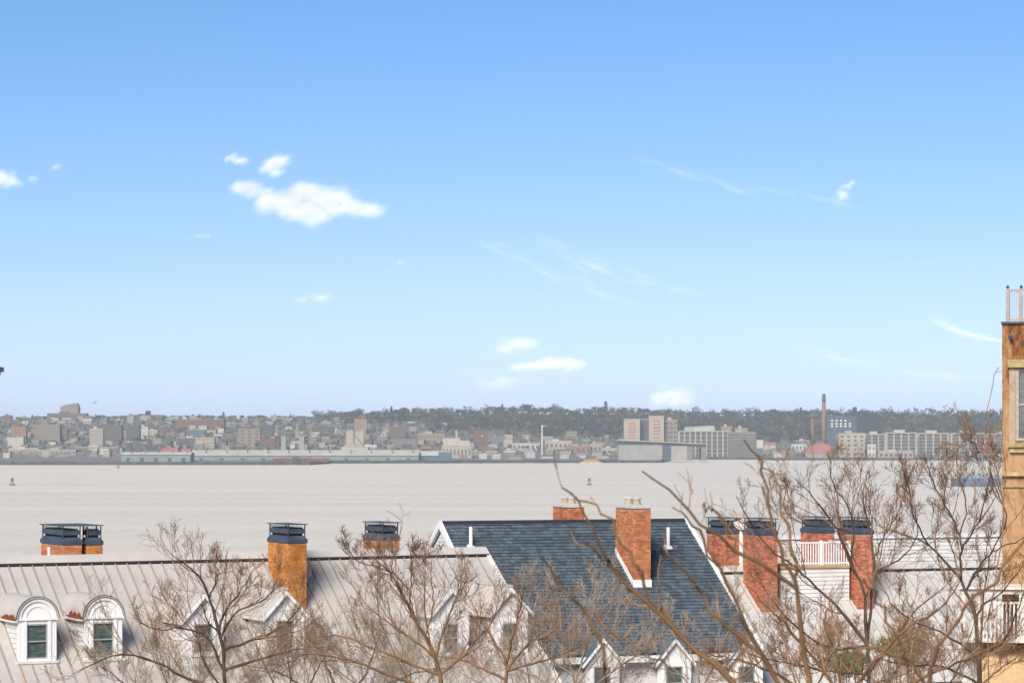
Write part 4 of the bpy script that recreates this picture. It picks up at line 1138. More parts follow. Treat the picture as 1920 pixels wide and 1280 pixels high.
# satellite dish between the first two chimneys
p = WHITE.pt(WHITE.u_at(1390, -.2), -.2, 0); zc = EYE - (985 - HZ) * p.y / F
b = MB(); b.cyl((p.x, p.y, WHITE.zr - .3), (p.x, p.y, zc), .09, n=8); b.build('dish_mast', M['white'], h3)
b = MB(); ax = Vector((-.25, -.9, .35)).normalized(); o1 = ax.orthogonal().normalized(); o2 = ax.cross(o1); c0 = Vector((p.x, p.y, zc + .1))
prev = None
for ring in range(5):
    R_ = .30 * ring / 4; off = ax * (.28 * (ring / 4) ** 2 * .35)
    loop = [c0 + off + o1 * (R_ * math.cos(w_ * .3927)) + o2 * (R_ * 1.15 * math.sin(w_ * .3927)) for w_ in range(16)]
    if prev and ring:
        for i in range(16): b.poly([prev[i], prev[(i + 1) % 16], loop[(i + 1) % 16], loop[i]])
    prev = loop
b.build('satellite_dish', M['concrete'], h3)
rootfix(h3)
tag(h3, 'white roofed house with four red brick chimneys and a railed roof deck', 'house')

# --- house 4: ochre stuccoed house at the right edge
def stucco():
    m = bpy.data.materials.new('stained_ochre_stucco'); m.use_nodes = True; nt = m.node_tree; N = nt.nodes; L = nt.links; b = N["Principled BSDF"]; b.inputs["Roughness"].default_value = .9
    g = N.new("ShaderNodeNewGeometry"); mp = N.new("ShaderNodeMapping"); mp.inputs["Scale"].default_value = (2.3, 2.3, .85); L.new(g.outputs["Position"], mp.inputs[0])
    n = N.new("ShaderNodeTexNoise"); n.inputs["Scale"].default_value = 2.4; n.inputs["Detail"].default_value = 9; n.inputs["Roughness"].default_value = .7; L.new(mp.outputs[0], n.inputs["Vector"])
    sx = N.new("ShaderNodeSeparateXYZ"); L.new(g.outputs["Position"], sx.inputs[0])
    mr = N.new("ShaderNodeMapRange"); mr.inputs["From Min"].default_value = 29.5; mr.inputs["From Max"].default_value = 33.0; L.new(sx.outputs["Z"], mr.inputs[0])
    ad = N.new("ShaderNodeMath"); ad.operation = 'MULTIPLY_ADD'; ad.inputs[1].default_value = .45; L.new(mr.outputs[0], ad.inputs[0])
    sb = N.new("ShaderNodeMath"); sb.operation = 'MULTIPLY_ADD'; sb.inputs[1].default_value = 2.4; sb.inputs[2].default_value = -.98; L.new(n.outputs["Fac"], sb.inputs[0]); L.new(sb.outputs[0], ad.inputs[2])
    r = N.new("ShaderNodeValToRGB"); e = r.color_ramp.elements; e[0].position = .15; e[1].position = .66; e[0].color = (.40, .245, .13, 1); e[1].color = (.24, .092, .022, 1); e.new(.86).color = (.10, .045, .018, 1)
    L.new(ad.outputs[0], r.inputs[0]); L.new(r.outputs[0], b.inputs["Base Color"])
    bp = N.new("ShaderNodeBump"); bp.inputs["Strength"].default_value = .6; bp.inputs["Distance"].default_value = .03
    n2 = N.new("ShaderNodeTexNoise"); n2.inputs["Scale"].default_value = 30; L.new(g.outputs["Position"], n2.inputs["Vector"]); L.new(n2.outputs["Fac"], bp.inputs["Height"]); L.new(bp.outputs[0], b.inputs["Normal"])
    return m
M['stucco'] = stucco()
M['ledge'] = mat('mossy_ledge', (.50, .38, .20), .9, col2=(.16, .14, .04), scale=3.0)
M['rail_grey'] = mat('weathered_white_rail', (.33, .30, .265), .7, var=.2, scale=5)
YH = 75.0; sH = YH / F
def q4(px_): return (px_ - 960) * sH
def z4(row): return EYE - (row - HZ) * sH
h4 = empty('ochre_house', (q4(1879), YH, 14.8)); h4.rotation_euler = (0, 0, RAD(-11.5))
x0_, x1_ = q4(1879), q4(1879) + 7.0
wx0, wx1, wz0, wz1 = q4(1904), q4(1904) + 1.05, z4(826), z4(690)
b = MB(); b.box(x0_, wx0, YH, YH + 7, 14.0, z4(607)); b.box(wx1, x1_, YH, YH + 7, 14.0, z4(607)); b.box(wx0, wx1, YH, YH + 7, 14.0, wz0); b.box(wx0, wx1, YH, YH + 7, wz1, z4(607)); b.build('wall', M['stucco'], h4)
b = MB(); b.box(x0_ - .03, x1_, YH - .06, YH + 7, z4(607), z4(603)); b.build('parapet_coping', M['shroud'], h4)
b = MB(); b.box(q4(1889), x1_, YH - .14, YH - .001, z4(689), z4(674)); b.build('lintel', M['ledge'], h4)
b = MB(); b.box(q4(1892), wx0 - .002, YH - .05, YH - .002, z4(832), z4(689)); b.build('casing', M['tan_casing'], h4)
b = MB(); b.box(q4(1890), x1_, YH - .16, YH - .003, z4(838), z4(831)); b.box(q4(1893), x1_, YH - .09, YH - .004, z4(848), z4(838)); b.build('sill', M['ledge'], h4)
b = MB(); b.box(q4(1877), x1_, YH - .12, YH - .005, z4(892), z4(884)); b.box(q4(1878), x1_, YH - .05, YH - .006, z4(913), z4(909)); b.build('belt_course', M['ledge'], h4)
b = MB(); fw = .085
b.box(wx0, wx0 + fw, YH - .03, YH + .1, wz0, wz1); b.box(wx1 - fw, wx1, YH - .03, YH + .1, wz0, wz1); b.box(wx0 + fw, wx1 - fw, YH - .03, YH + .1, wz0, wz0 + .07); b.box(wx0 + fw, wx1 - fw, YH - .03, YH + .1, wz1 - .07, wz1); b.box(wx0 + fw, wx1 - fw, YH, YH + .09, (wz0 + wz1) / 2 - .03, (wz0 + wz1) / 2 + .03)
b.build('window_frame', M['rail_grey'], h4)
for a, c in ((wz0 + .07, (wz0 + wz1) / 2 - .03), ((wz0 + wz1) / 2 + .03, wz1 - .07)):
    p = MB(); p.box(wx0 + fw, wx1 - fw, YH + .05, YH + .06, a, c); p.build('pane', M['pane'], h4)
# roof railing
for k, px_ in enumerate((1889, 1914, 1939, 1964, 1989, 2014)):
    b = MB(); b.box(q4(px_) - .05, q4(px_) + .05, YH + .1, YH + .2, z4(603), z4(541)); b.build('post', M['rail_grey'], h4)
    b = MB(); b.cyl((q4(px_), YH + .15, z4(541)), (q4(px_), YH + .15, z4(538)), .03, n=8); b.cyl((q4(px_), YH + .15, z4(538)), (q4(px_), YH + .15, z4(534)), .05, .012, n=8); b.build('finial', M['shroud'], h4)
b = MB(); b.box(q4(1888), q4(2014), YH + .11, YH + .19, z4(545.5), z4(541.5)); b.build('top_rail', M['rail_grey'], h4)
b = MB(); b.box(q4(1888), q4(2014), YH + .12, YH + .18, z4(601), z4(598)); b.build('bottom_rail', M['timber'], h4)
for i in range(30):
    a = q4(1893 + i * 4)
    b = MB(); b.box(a - .008, a + .008, YH + .14, YH + .156, z4(598), z4(545.5)); b.build('baluster', M['rail_grey'], h4)
b = MB(); b.box(q4(1892), q4(1899), YH - .12, YH - .001, z4(636), z4(628)); b.cyl((q4(1893.5), YH - .22, z4(634)), (q4(1893.5), YH - .1, z4(632)), .045, n=10); b.build('security_camera', M['shroud'], h4)
# balcony low on the house and the tan roof below it
b = MB(); b.box(q4(1806), x1_, YH - 1.6, YH - .01, z4(1107), z4(1098)); b.box(q4(1800), x1_, YH - 1.7, YH - .01, z4(1098), z4(1094)); b.build('balcony_beam', M['cream_trim'], h4)
b = MB(); b.box(q4(1806), x1_, YH - 1.6, YH - .01, z4(1196), z4(1189)); b.build('balcony_floor', M['cream_trim'], h4)
b = MB(); b.box(q4(1832), x1_, YH - 1.55, YH - 1.5, z4(1125), z4(1121)); b.build('balcony_rail', M['cream_trim'], h4)
for i in range(30):
    a = q4(1834 + i * 7); b = MB(); b.box(a - .02, a + .02, YH - 1.545, YH - 1.505, z4(1189), z4(1125)); b.build('baluster', M['cream_trim'], h4)
for px_ in (1810, 1832, 1918):
    b = MB(); b.box(q4(px_) - .07, q4(px_) + .07, YH - 1.58, YH - 1.44, z4(1189), z4(1107)); b.build('post', M['cream_trim'], h4)
b = MB(); b.box(q4(1806), q4(1880), YH - .3, YH - .02, z4(1400), z4(1196)); b.build('bay_wall', M['siding'], h4)
tz = MB(); tz.prism([(q4(1838), YH - 3.2, z4(1290)), (x1_, YH - 3.2, z4(1290)), (x1_, YH - .4, z4(1207)), (q4(1846), YH - .4, z4(1207))], (0, 0, .08)); tz.build('porch_roof', mat('tan_shingle', (.50, .34, .18), .9, var=.15, scale=5), h4)
rootfix(h4)
tag(h4, 'ochre stuccoed house with roof railing at the right edge', 'house')

# --- eave corner of a neighbouring house at the left edge
YL = 40.0; sL = YL / F
h5 = empty('neighbouring_house', ((-60 - 960) * sL - 3, YL - 4, 15.5))
X_ = (7.5 - 960) * sL; zg_ = EYE - (690 - HZ) * sL
b = MB(); b.box(X_ - 6.5, X_ - .55, YL - 8, YL - .5, 14.5, zg_ - .10); b.build('wall', M['siding'], h5)
b = MB(); b.box(X_ - 7, X_ - .03, YL - 8.4, YL - .08, zg_ - .10, zg_ - .055); b.build('soffit', M['timber'], h5)
b = MB(); b.box(X_ - 7.05, X_, YL - .1, YL, zg_ - .055, zg_ + .012); b.box(X_ - .1, X_, YL - 8.5, YL - .1, zg_ - .055, zg_ + .012); b.build('gutter', M['shroud'], h5)
b = MB(); b.hexa([(X_ - 7, YL - 8.4, zg_ - .05), (X_ - .1, YL - 8.4, zg_ - .05), (X_ - .1, YL - .1, zg_ - .05), (X_ - 7, YL - .1, zg_ - .05), (X_ - 4.5, YL - 4.5, zg_ + 1.0), (X_ - 3.5, YL - 4.5, zg_ + 1.0), (X_ - 3.5, YL - 3.5, zg_ + 1.0), (X_ - 4.5, YL - 3.5, zg_ + 1.0)]); b.build('roof', M['felt'], h5)
rootfix(h5)
tag(h5, 'dark gutter corner of a neighbouring house at the left edge', 'house')

# ------------------------------------------------------------------ boats, buoys, bird
M['boat_blue'] = mat('blue_hull', (.09, .13, .185), .5, var=.15, scale=.3)
M['boat_light'] = mat('pale_blue_paint', (.20, .28, .35), .5, var=.15, scale=.3)
M['buoy_red'] = mat('buoy_red', (.20, .035, .04), .6, var=.2, scale=2)
M['buoy_green'] = mat('buoy_green', (.04, .10, .085), .6, var=.2, scale=2)
M['boat_tan'] = mat('tan_ferry_paint', (.42, .29, .16), .6, var=.1, scale=.3)
def water_Y(row): return EYE * F / (row - HZ)
# barge and tug at the right
Yb = water_Y(912); s = Yb / F
root = empty('barge', ((1840 - 960) * s, Yb, 0)); W = 116 * s
b = MB(); b.hexa([(-W * .44, 0, -.8), (W / 2, 0, -.8), (W / 2, 10, -.8), (-W * .44, 10, -.8), (-W * .455, -.3, 15 * s), (W / 2, -.3, 15 * s), (W / 2, 10.3, 15 * s), (-W * .455, 10.3, 15 * s)]); b.build('hull', M['boat_blue'], root)
b = MB(); b.box(-W * .33, W * .45, 1.5, 8.5, 15 * s, 21 * s); b.build('deck_house', M['boat_light'], root)
for i, (a, h) in enumerate(((-.3, 26), (-.2, 24), (-.12, 29), (-.02, 25), (.1, 24), (.25, 23))):
    b = MB(); b.box(W * a, W * a + 3 * s, 3, 6, 15 * s, h * s); b.cyl((W * a + 1, 4, h * s), (W * a + 4 * s, 4, (h + 2) * s), .25, n=5); b.build('deck_gear', M['boat_blue'], root)
b = MB()
for i in range(14): a = -W * .44 + i * W * .065; b.cyl((a, .2, 15 * s), (a, .2, 18 * s), .07, n=4)
b.box(-W * .44, W * .45, .15, .25, 17.8 * s, 18.2 * s); b.build('guard_rail', M['boat_light'], root)
tag(root, 'blue-grey barge with pale blue deckhouse beside the ochre house', 'barge')
Y2 = 3640; s = Y2 / F; root = empty('ship', ((1842 - 960) * s, Y2, 0)); W = 82 * s
b = MB(); b.hexa([(-W * .47, 0, -1), (W * .47, 0, -1), (W * .47, 14, -1), (-W * .47, 14, -1), (-W / 2, -.4, 10 * s), (W / 2, -.4, 10 * s), (W / 2, 14.4, 10 * s), (-W / 2, 14.4, 10 * s)]); b.build('hull', M['boat_blue'], root)
for i, (a, c, h) in enumerate(((-.46, .09, 12), (-.30, .07, 17), (-.2, .12, 13), (.02, .06, 16), (.12, .16, 14), (.32, .1, 13))):
    b = MB(); b.box(W * a, W * (a + c), 3, 11, 10 * s, h * s); b.build('superstructure', FM['white'] if i % 2 else M['boat_light'], root)
tag(root, 'blue ship moored in front of the last terminal blocks', 'ship')
Yf = water_Y(869); s = Yf / F; root = empty('ferry', ((1109 - 960) * s, Yf, 0)); W = 42 * s
b = MB(); b.hexa([(-W * .45, 0, -.6), (W * .45, 0, -.6), (W * .45, 7, -.6), (-W * .45, 7, -.6), (-W / 2, 0, 3.6 * s), (W * .48, 0, 3.0 * s), (W * .48, 7, 3.0 * s), (-W / 2, 7, 3.6 * s)]); b.build('hull', M['boat_tan'], root)
b = MB(); b.box(-W * .36, W * .34, 1, 6, 3.1 * s, 6 * s); b.build('cabin', M['boat_tan'], root)
b = MB(); b.box(-W * .3, W * .28, .9, 6.1, 6 * s, 7.6 * s); b.build('upper_deck', FM['cream'], root)
b = MB(); b.box(-W * .34, W * .3, .85, 1.0, 4.2 * s, 5.2 * s); b.build('window_band', FM['glass'], root)
tag(root, 'orange-tan ferry low on the water below the white mast', 'ferry')
def buoy(px, r0, r1, col, label, base_col=None):
    Y = water_Y(r1); s = Y / F; h = (r1 - r0) * s; root = empty('buoy', ((px - 960) * s, Y, 0)); R = h * .38
    b = MB(); b.cyl((0, 0, -.3), (0, 0, h * .14), R, R * .95, n=16); b.build('float', M[base_col or col], root)
    b = MB()
    for k in range(4): a = k * 1.571 + .6; b.cyl((R * .55 * math.cos(a), R * .55 * math.sin(a), h * .14), (R * .3 * math.cos(a), R * .3 * math.sin(a), h * .9), R * .07, n=5)
    b.cyl((0, 0, h * .5), (0, 0, h * .52), R * .42, n=12); b.build('cage', M[col], root)
    b = MB(); b.box(-R * .42, R * .42, -R * .42, R * .42, h * .58, h * .93); b.build('daymark', M[col], root)
    b = MB(); b.cyl((0, 0, h * .93), (0, 0, h), R * .13, n=8); b.build('lantern', M['rail_grey'], root)
    tag(root, label, 'buoy')
buoy(23, 895, 909.5, 'buoy_red', 'dark red channel buoy at the far left')
buoy(222, 868, 877, 'buoy_green', 'tiny green buoy close to the left shore')
buoy(1105, 895.5, 909, 'buoy_green', 'green channel buoy right of the middle')
buoy(1298, 916, 924, 'buoy_red', 'small red buoy between the near branch tips')
buoy(1450, 907, 914.5, 'buoy_green', 'small dark buoy among the right twigs')
# gull
Yg = 320.0; p = at(178, 755, Yg); root = empty('bird', p)
b = MB(); b.cyl((-.03, -.1, -.16), (0, 0, 0), .01, .05, n=8); b.cyl((0, 0, 0), (.03, .08, .16), .05, .015, n=8); b.build('body', M['shroud'], root)
for sx in (-1, 1):
    b = MB(); b.prism([(0, -.03, .02), (sx * .16, -.02, .12 + .05 * sx), (sx * .30, .02, .08 + .16 * sx), (sx * .15, .06, .06 + .05 * sx)], (0, .012, .008)); b.build('wing', M['rail_grey'], root)
tag(root, 'single small bird flying above the left skyline', 'bird')

# ------------------------------------------------------------------ winter trees
def bark(name, c1, c2, green=0.15, c3=(.11, .12, .03)):
    m = bpy.data.materials.new(name); m.use_nodes = True; nt = m.node_tree; N = nt.nodes; L = nt.links; b = N["Principled BSDF"]; b.inputs["Roughness"].default_value = .9; b.inputs["Specular IOR Level"].default_value = .15
    g = N.new("ShaderNodeNewGeometry"); n = N.new("ShaderNodeTexNoise"); n.inputs["Scale"].default_value = 3.0; n.inputs["Detail"].default_value = 5; L.new(g.outputs["Position"], n.inputs["Vector"])
    r = N.new("ShaderNodeValToRGB"); e = r.color_ramp.elements; e[0].position = .3; e[1].position = .62; e[0].color = (*c1, 1); e[1].color = (*c2, 1)
    x = e.new(.62 + .12 * (1 - green)); x.color = (*c2, 1); y = e.new(.80); y.color = (*[c2[i] * (1 - green) + c3[i] * green for i in range(3)], 1)
    L.new(n.outputs["Fac"], r.inputs[0]); L.new(r.outputs[0], b.inputs["Base Color"]); return m
M['bark_dark'] = bark('dark_bark', (.045, .032, .025), (.10, .072, .052), .7)
M['twig_dark'] = bark('brown_twig', (.11, .06, .035), (.29, .175, .105), .1)
M['bark_pale'] = bark('pale_bark', (.16, .115, .08), (.30, .225, .165), .2)
M['twig_pale'] = bark('pale_twig', (.22, .165, .125), (.42, .34, .265), .0)
M['bark_near'] = bark('near_brown_bark', (.075, .045, .026), (.20, .115, .055), .35, (.15, .12, .04))
M['bark_tan'] = bark('orange_brown_bark', (.09, .055, .03), (.22, .13, .065), .4)
M['twig_tan'] = bark('orange_brown_twig', (.17, .095, .058), (.36, .225, .14), .1)

def tube_mesh(groups, sides_list):
    """groups: list of (P (n,k,3), R (n,k)); returns vertex and quad arrays."""
    Vs, Fs, base = [], [], 0
    for (P, R), S in zip(groups, sides_list):
        n, k, _ = P.shape
        T = np.empty_like(P); T[:, 1:-1] = P[:, 2:] - P[:, :-2]; T[:, 0] = P[:, 1] - P[:, 0]; T[:, -1] = P[:, -1] - P[:, -2]
        T /= np.linalg.norm(T, axis=2, keepdims=True) + 1e-9
        ref = np.where(np.abs(T[:, :1, 2:3]) > .9, np.array([[[1., 0, 0]]]), np.array([[[0, 0, 1.]]]))
        A = np.cross(T, np.broadcast_to(ref, T.shape)); A /= np.linalg.norm(A, axis=2, keepdims=True) + 1e-9
        B = np.cross(T, A)
        w = np.arange(S) * 2 * np.pi / S
        V = P[:, :, None, :] + R[:, :, None, None] * (A[:, :, None, :] * np.cos(w)[None, None, :, None] + B[:, :, None, :] * np.sin(w)[None, None, :, None])
        Vs.append(V.reshape(-1, 3))
        i = np.arange(n)[:, None, None]; j = np.arange(k - 1)[None, :, None]; q = np.arange(S)[None, None, :]
        a = base + (i * k + j) * S + q; c = base + (i * k + j) * S + (q + 1) % S
        Fs.append(np.stack([a, c, c + S, a + S], -1).reshape(-1, 4)); base += n * k * S
    return np.concatenate(Vs), np.concatenate(Fs)

def spline(pts, k):
    """Catmull-Rom resample of control points to k points."""
    P = np.array(pts, float); P = np.vstack([2 * P[0] - P[1], P, 2 * P[-1] - P[-2]]); m = len(P) - 3
    out = []
    for t in np.linspace(0, m - 1e-6, k):
        i = int(t); f = t - i; a, b, c, d = P[i:i + 4]
        out.append(.5 * (2 * b + (c - a) * f + (2 * a - 5 * b + 4 * c - d) * f * f + (3 * b - a - 3 * c + d) * f ** 3))
    return np.array(out)

def grow(S, D, Ln, R0, k, wig, up, rng, taper=.45):
    n = len(S); P = np.empty((n, k, 3)); P[:, 0] = S; d = D.copy(); st = (Ln / (k - 1))[:, None]
    for i in range(1, k):
        d = d + rng.normal(0, wig, (n, 3)); d[:, 2] += up; d /= np.linalg.norm(d, axis=1, keepdims=True)
        P[:, i] = P[:, i - 1] + d * st
    R = R0[:, None] * np.linspace(1, taper, k)[None, :]
    return P, R

def sprout(P, R, m, smin, ang, lenf, rf, rmin, rng, up=.15, lmin=.1, lmax=9):
    """Children of every polyline: starts, directions, lengths, radii."""
    n, k, _ = P.shape
    L = np.linalg.norm(P[:, 1:] - P[:, :-1], axis=2).sum(1)
    s = smin + (1 - smin) * (np.arange(m)[None, :] + rng.random((n, m))) / m
    x = s * (k - 1); i = np.clip(x.astype(int), 0, k - 2); f = (x - i)[..., None]
    r_ = np.arange(n)[:, None]
    S = P[r_, i] * (1 - f) + P[r_, i + 1] * f; T = P[r_, i + 1] - P[r_, i]; T /= np.linalg.norm(T, axis=2, keepdims=True) + 1e-9
    Rr = R[r_, i] * (1 - f[..., 0]) + R[r_, i + 1] * f[..., 0]
    Q = rng.normal(0, 1, T.shape); Q -= (Q * T).sum(2, keepdims=True) * T; Q /= np.linalg.norm(Q, axis=2, keepdims=True) + 1e-9
    a = np.radians(rng.uniform(ang[0], ang[1], (n, m)))[..., None]
    D = T * np.cos(a) + Q * np.sin(a); D[..., 2] += up; D /= np.linalg.norm(D, axis=2, keepdims=True)
    Ln = np.clip(L[:, None] * lenf * rng.uniform(.55, 1.25, (n, m)) * (1.28 - .85 * s), lmin, lmax)
    Rc = np.maximum(Rr * rf, rmin)
    return S.reshape(-1, 3), D.reshape(-1, 3), Ln.ravel(), Rc.ravel()

def winter_tree(label, px, Y, limbs, barkm, twigm, seed, r_trunk=.16, fan=(9, 7, 5, 4), lens=(.46, .62, .66, .66), rmin=.0043, base_row=None, dj=1.2, limb_r=None, group=None, up=.10, zg=None, wig=.105, name='bare_tree', tropo=.11):
    """limbs: polylines of photograph pixels from trunk to tip (real depth Y with spread); twigs grow from them."""
    rng = np.random.default_rng(seed)
    zgd = near_z((px - 960) * Y / F, Y) - .2 if zg is None else zg
    fork = limbs[0][0]
    base = np.array([(px - 960) * Y / F, Y, zgd]); f0 = np.array(at(fork[0], fork[1], Y))
    mid = (base + f0) / 2 + rng.normal(0, .12, 3)
    root = empty(name, tuple(base))
    groups, sides = [], []
    tk = spline([base, mid, f0], 10); groups.append((tk[None] - base, np.linspace(r_trunk * 1.15, r_trunk * (.55 if Y > 45 else .8), 10)[None])); sides.append(9)
    LP, LR = [], []
    K = 16
    for li, lb in enumerate(limbs):
        pts = []; dy = 0.0; dirn = rng.choice((-1, 1)) * dj
        n = len(lb)
        for q, (x, y) in enumerate(lb):
            f = q / (n - 1); pts.append(np.array(at(x, y, Y + dirn * f * f * rng.uniform(.6, 1))))
        if li > 0:   # start on the nearest point of an earlier limb or of the trunk
            cand = np.concatenate([tk] + LP); j = np.argmin(((cand - pts[0]) ** 2).sum(1))
            if ((cand[j] - pts[0]) ** 2).sum() < 2.0: pts[0] = cand[j]
            else: pts.insert(0, tk[-1])
        P = spline(pts, K); P[1:] += rng.normal(0, .012, P[1:].shape)
        r0 = (limb_r[li] if limb_r else r_trunk * .55) * (.78 if Y > 45 else 1.0); LP.append(P); LR.append(np.linspace(r0, max(rmin * 1.6, r0 * .16), K) * rng.uniform(.86, 1.16, K))
    LPa, LRa = np.stack(LP) - base, np.stack(LR)
    groups.append((LPa, LRa)); sides.append(7)
    V, Fc = tube_mesh(groups, sides)
    link('trunk', npmesh('trunk', V, Fc, barkm, True), root)
    tg, ts = [], []
    P, R = LPa, LRa
    for lv, m in enumerate(fan):
        S, D, Ln, Rc = sprout(P, R, m, .12 if lv == 0 else .18, (20, 56), lens[lv], .5, rmin, rng, up, .10, 2.2)
        k = (9, 7, 6, 4)[lv]
        P, R = grow(S, D, Ln, Rc, k, wig, tropo * (.8 if lv < 2 else .5), rng, .5)
        R = np.maximum(R, rmin * .75)
        tg.append((P, R)); ts.append((5, 4, 3, 3)[lv])
    V, Fc = tube_mesh(tg, ts)
    link('crown', npmesh('crown', V, Fc, twigm, False), root)
    tag(root, label, 'tree', group)
    return root

winter_tree('bare tree with dark mossy trunk in front of the left gabled dormers', 424, 70,
  [[(424, 1300), (418, 1215), (409, 1178), (395, 1130), (382, 1095), (366, 1072), (348, 1058), (330, 1044)],
   [(409, 1178), (420, 1150), (440, 1122), (462, 1092), (478, 1062)],
   [(388, 1112), (402, 1095), (405, 1070), (402, 1050)],
   [(424, 1240), (390, 1195), (345, 1178), (300, 1180), (262, 1168)],
   [(424, 1295), (345, 1268), (295, 1242), (230, 1226), (170, 1245), (128, 1268)],
   [(420, 1230), (470, 1200), (520, 1180), (560, 1140), (590, 1100)],
   [(424, 1270), (500, 1232), (560, 1215), (620, 1212)],
   [(412, 1190), (440, 1150), (500, 1120), (520, 1085)],
   [(424, 1290), (380, 1235), (372, 1200), (350, 1170), (300, 1110)]],
  M['bark_dark'], M['twig_dark'], 21, .17, fan=(8, 5, 4, 2), limb_r=[.07, .038, .03, .045, .055, .05, .05, .035, .04])
winter_tree('bare tree with orange-brown limbs in front of the right end of grey roof', 828, 66,
  [[(830, 1300), (818, 1235), (800, 1196), (780, 1165), (765, 1130), (750, 1104), (737, 1085), (720, 1062), (702, 1045)],
   [(818, 1230), (832, 1180), (848, 1135), (866, 1095), (880, 1060)],
   [(815, 1228), (770, 1195), (735, 1172), (695, 1140), (668, 1105)],
   [(765, 1130), (770, 1085), (772, 1055), (768, 1028)],
   [(750, 1104), (735, 1070), (738, 1050), (742, 1032)],
   [(800, 1196), (812, 1130), (808, 1085), (810, 1040)],
   [(828, 1280), (760, 1240), (700, 1215), (640, 1192), (585, 1195)],
   [(828, 1285), (740, 1268), (650, 1235), (570, 1225), (500, 1240)],
   [(822, 1260), (880, 1215), (920, 1170), (950, 1110)],
   [(737, 1080), (700, 1060), (668, 1050), (650, 1020)]],
  M['bark_tan'], M['twig_dark'], 22, .16, fan=(8, 5, 4, 2), limb_r=[.07, .042, .042, .025, .022, .026, .05, .05, .04, .022])
winter_tree('bare tree with reddish-brown twigs between the grey roof and blue roof', 948, 72,
  [[(945, 1310), (950, 1245), (935, 1215), (900, 1160), (880, 1120)], [(950, 1245), (962, 1190), (975, 1140), (985, 1090)], [(950, 1250), (990, 1205), (1030, 1190), (1075, 1130)],
   [(948, 1280), (900, 1250), (860, 1235), (820, 1230)], [(950, 1262), (1010, 1240), (1060, 1225), (1120, 1190)]],
  M['bark_tan'], M['twig_tan'], 23, .13, fan=(7, 5, 3, 2), limb_r=[.06, .05, .05, .05, .05])
winter_tree('pale twigged bare tree spreading over the lower blue roof', 1085, 84,
  [[(1085, 1330), (1070, 1250), (1050, 1190), (1040, 1130), (1030, 1085)], [(1080, 1280), (1100, 1200), (1105, 1140), (1112, 1085)], [(1082, 1290), (1130, 1220), (1160, 1170), (1190, 1120)],
   [(1075, 1270), (1030, 1230), (1000, 1180), (985, 1130)], [(1085, 1300), (1160, 1250), (1220, 1210), (1260, 1150)], [(1084, 1300), (1020, 1275), (960, 1250), (920, 1235)]],
  M['bark_pale'], M['twig_pale'], 24, .12, fan=(8, 6, 4, 2), limb_r=[.045, .04, .045, .045, .045, .045], rmin=.006)
winter_tree('pale bare sapling in front of the lower blue roof edge', 1320, 80,
  [[(1320, 1340), (1310, 1270), (1290, 1210), (1275, 1150)], [(1318, 1300), (1345, 1230), (1370, 1170), (1385, 1110)], [(1320, 1310), (1270, 1260), (1230, 1235), (1190, 1230)], [(1320, 1310), (1400, 1260), (1450, 1215), (1490, 1190)]],
  M['bark_pale'], M['twig_pale'], 25, .10, fan=(7, 5, 5, 3), limb_r=[.04, .04, .04, .04])
winter_tree('twin-stemmed bare tree with mossy trunks before the red chimneys', 1628, 58,
  [[(1628, 1320), (1626, 1200), (1620, 1110), (1594, 1052), (1572, 1003), (1545, 955), (1515, 922), (1490, 898)],
   [(1626, 1190), (1634, 1120), (1638, 1050), (1632, 1000), (1618, 940), (1628, 880)],
   [(1626, 1210), (1572, 1140), (1530, 1100), (1500, 1070), (1455, 1040), (1415, 990), (1380, 930)],
   [(1594, 1052), (1600, 1000), (1590, 950), (1560, 905), (1555, 850)],
   [(1638, 1050), (1655, 1010), (1685, 960), (1700, 900)],
   [(1620, 1110), (1650, 1070), (1690, 1045), (1720, 1000), (1705, 930)],
   [(1628, 1230), (1560, 1215), (1500, 1180), (1450, 1130), (1420, 1075)],
   [(1628, 1240), (1690, 1180), (1720, 1140), (1770, 1100)],
   [(1572, 1003), (1540, 985), (1500, 980), (1470, 950), (1478, 900)],
   [(1628, 1262), (1540, 1255), (1470, 1240), (1400, 1225)]],
  M['bark_dark'], M['twig_dark'], 26, .10, fan=(8, 5, 4, 2), limb_r=[.055, .045, .045, .026, .024, .03, .036, .036, .022, .036], lens=(.40, .55, .6, .6))
winter_tree('large bare tree with dark trunk in front of the ochre house', 1838, 52,
  [[(1838, 1330), (1836, 1240), (1830, 1165), (1815, 1115), (1794, 1078), (1765, 1045), (1738, 1020), (1700, 1005), (1662, 992)],
   [(1797, 1080), (1803, 1035), (1820, 1000), (1842, 968), (1868, 932)],
   [(1815, 1112), (1832, 1070), (1852, 1042), (1880, 1025), (1935, 1003)],
   [(1830, 1165), (1846, 1132), (1880, 1108), (1935, 1035)],
   [(1803, 1030), (1790, 980), (1762, 930), (1748, 898), (1738, 875)],
   [(1868, 932), (1858, 880), (1848, 858), (1830, 838), (1812, 815)],
   [(1880, 1025), (1888, 970), (1866, 915), (1856, 880), (1852, 855)],
   [(1815, 1005), (1812, 950), (1802, 905), (1794, 870), (1795, 840)],
   [(1738, 1020), (1715, 970), (1705, 920), (1690, 870)],
   [(1836, 1240), (1790, 1200), (1740, 1175), (1690, 1150), (1650, 1100)],
   [(1836, 1250), (1880, 1200), (1905, 1150), (1930, 1080)],
   [(1836, 1270), (1770, 1250), (1700, 1245), (1640, 1230)],
   [(1790, 980), (1770, 950), (1772, 900), (1758, 860)]],
  M['bark_dark'], M['twig_dark'], 27, .095, fan=(8, 4, 4, 2), limb_r=[.058, .034, .038, .034, .026, .019, .018, .018, .018, .032, .032, .032, .015], lens=(.36, .52, .6, .6))
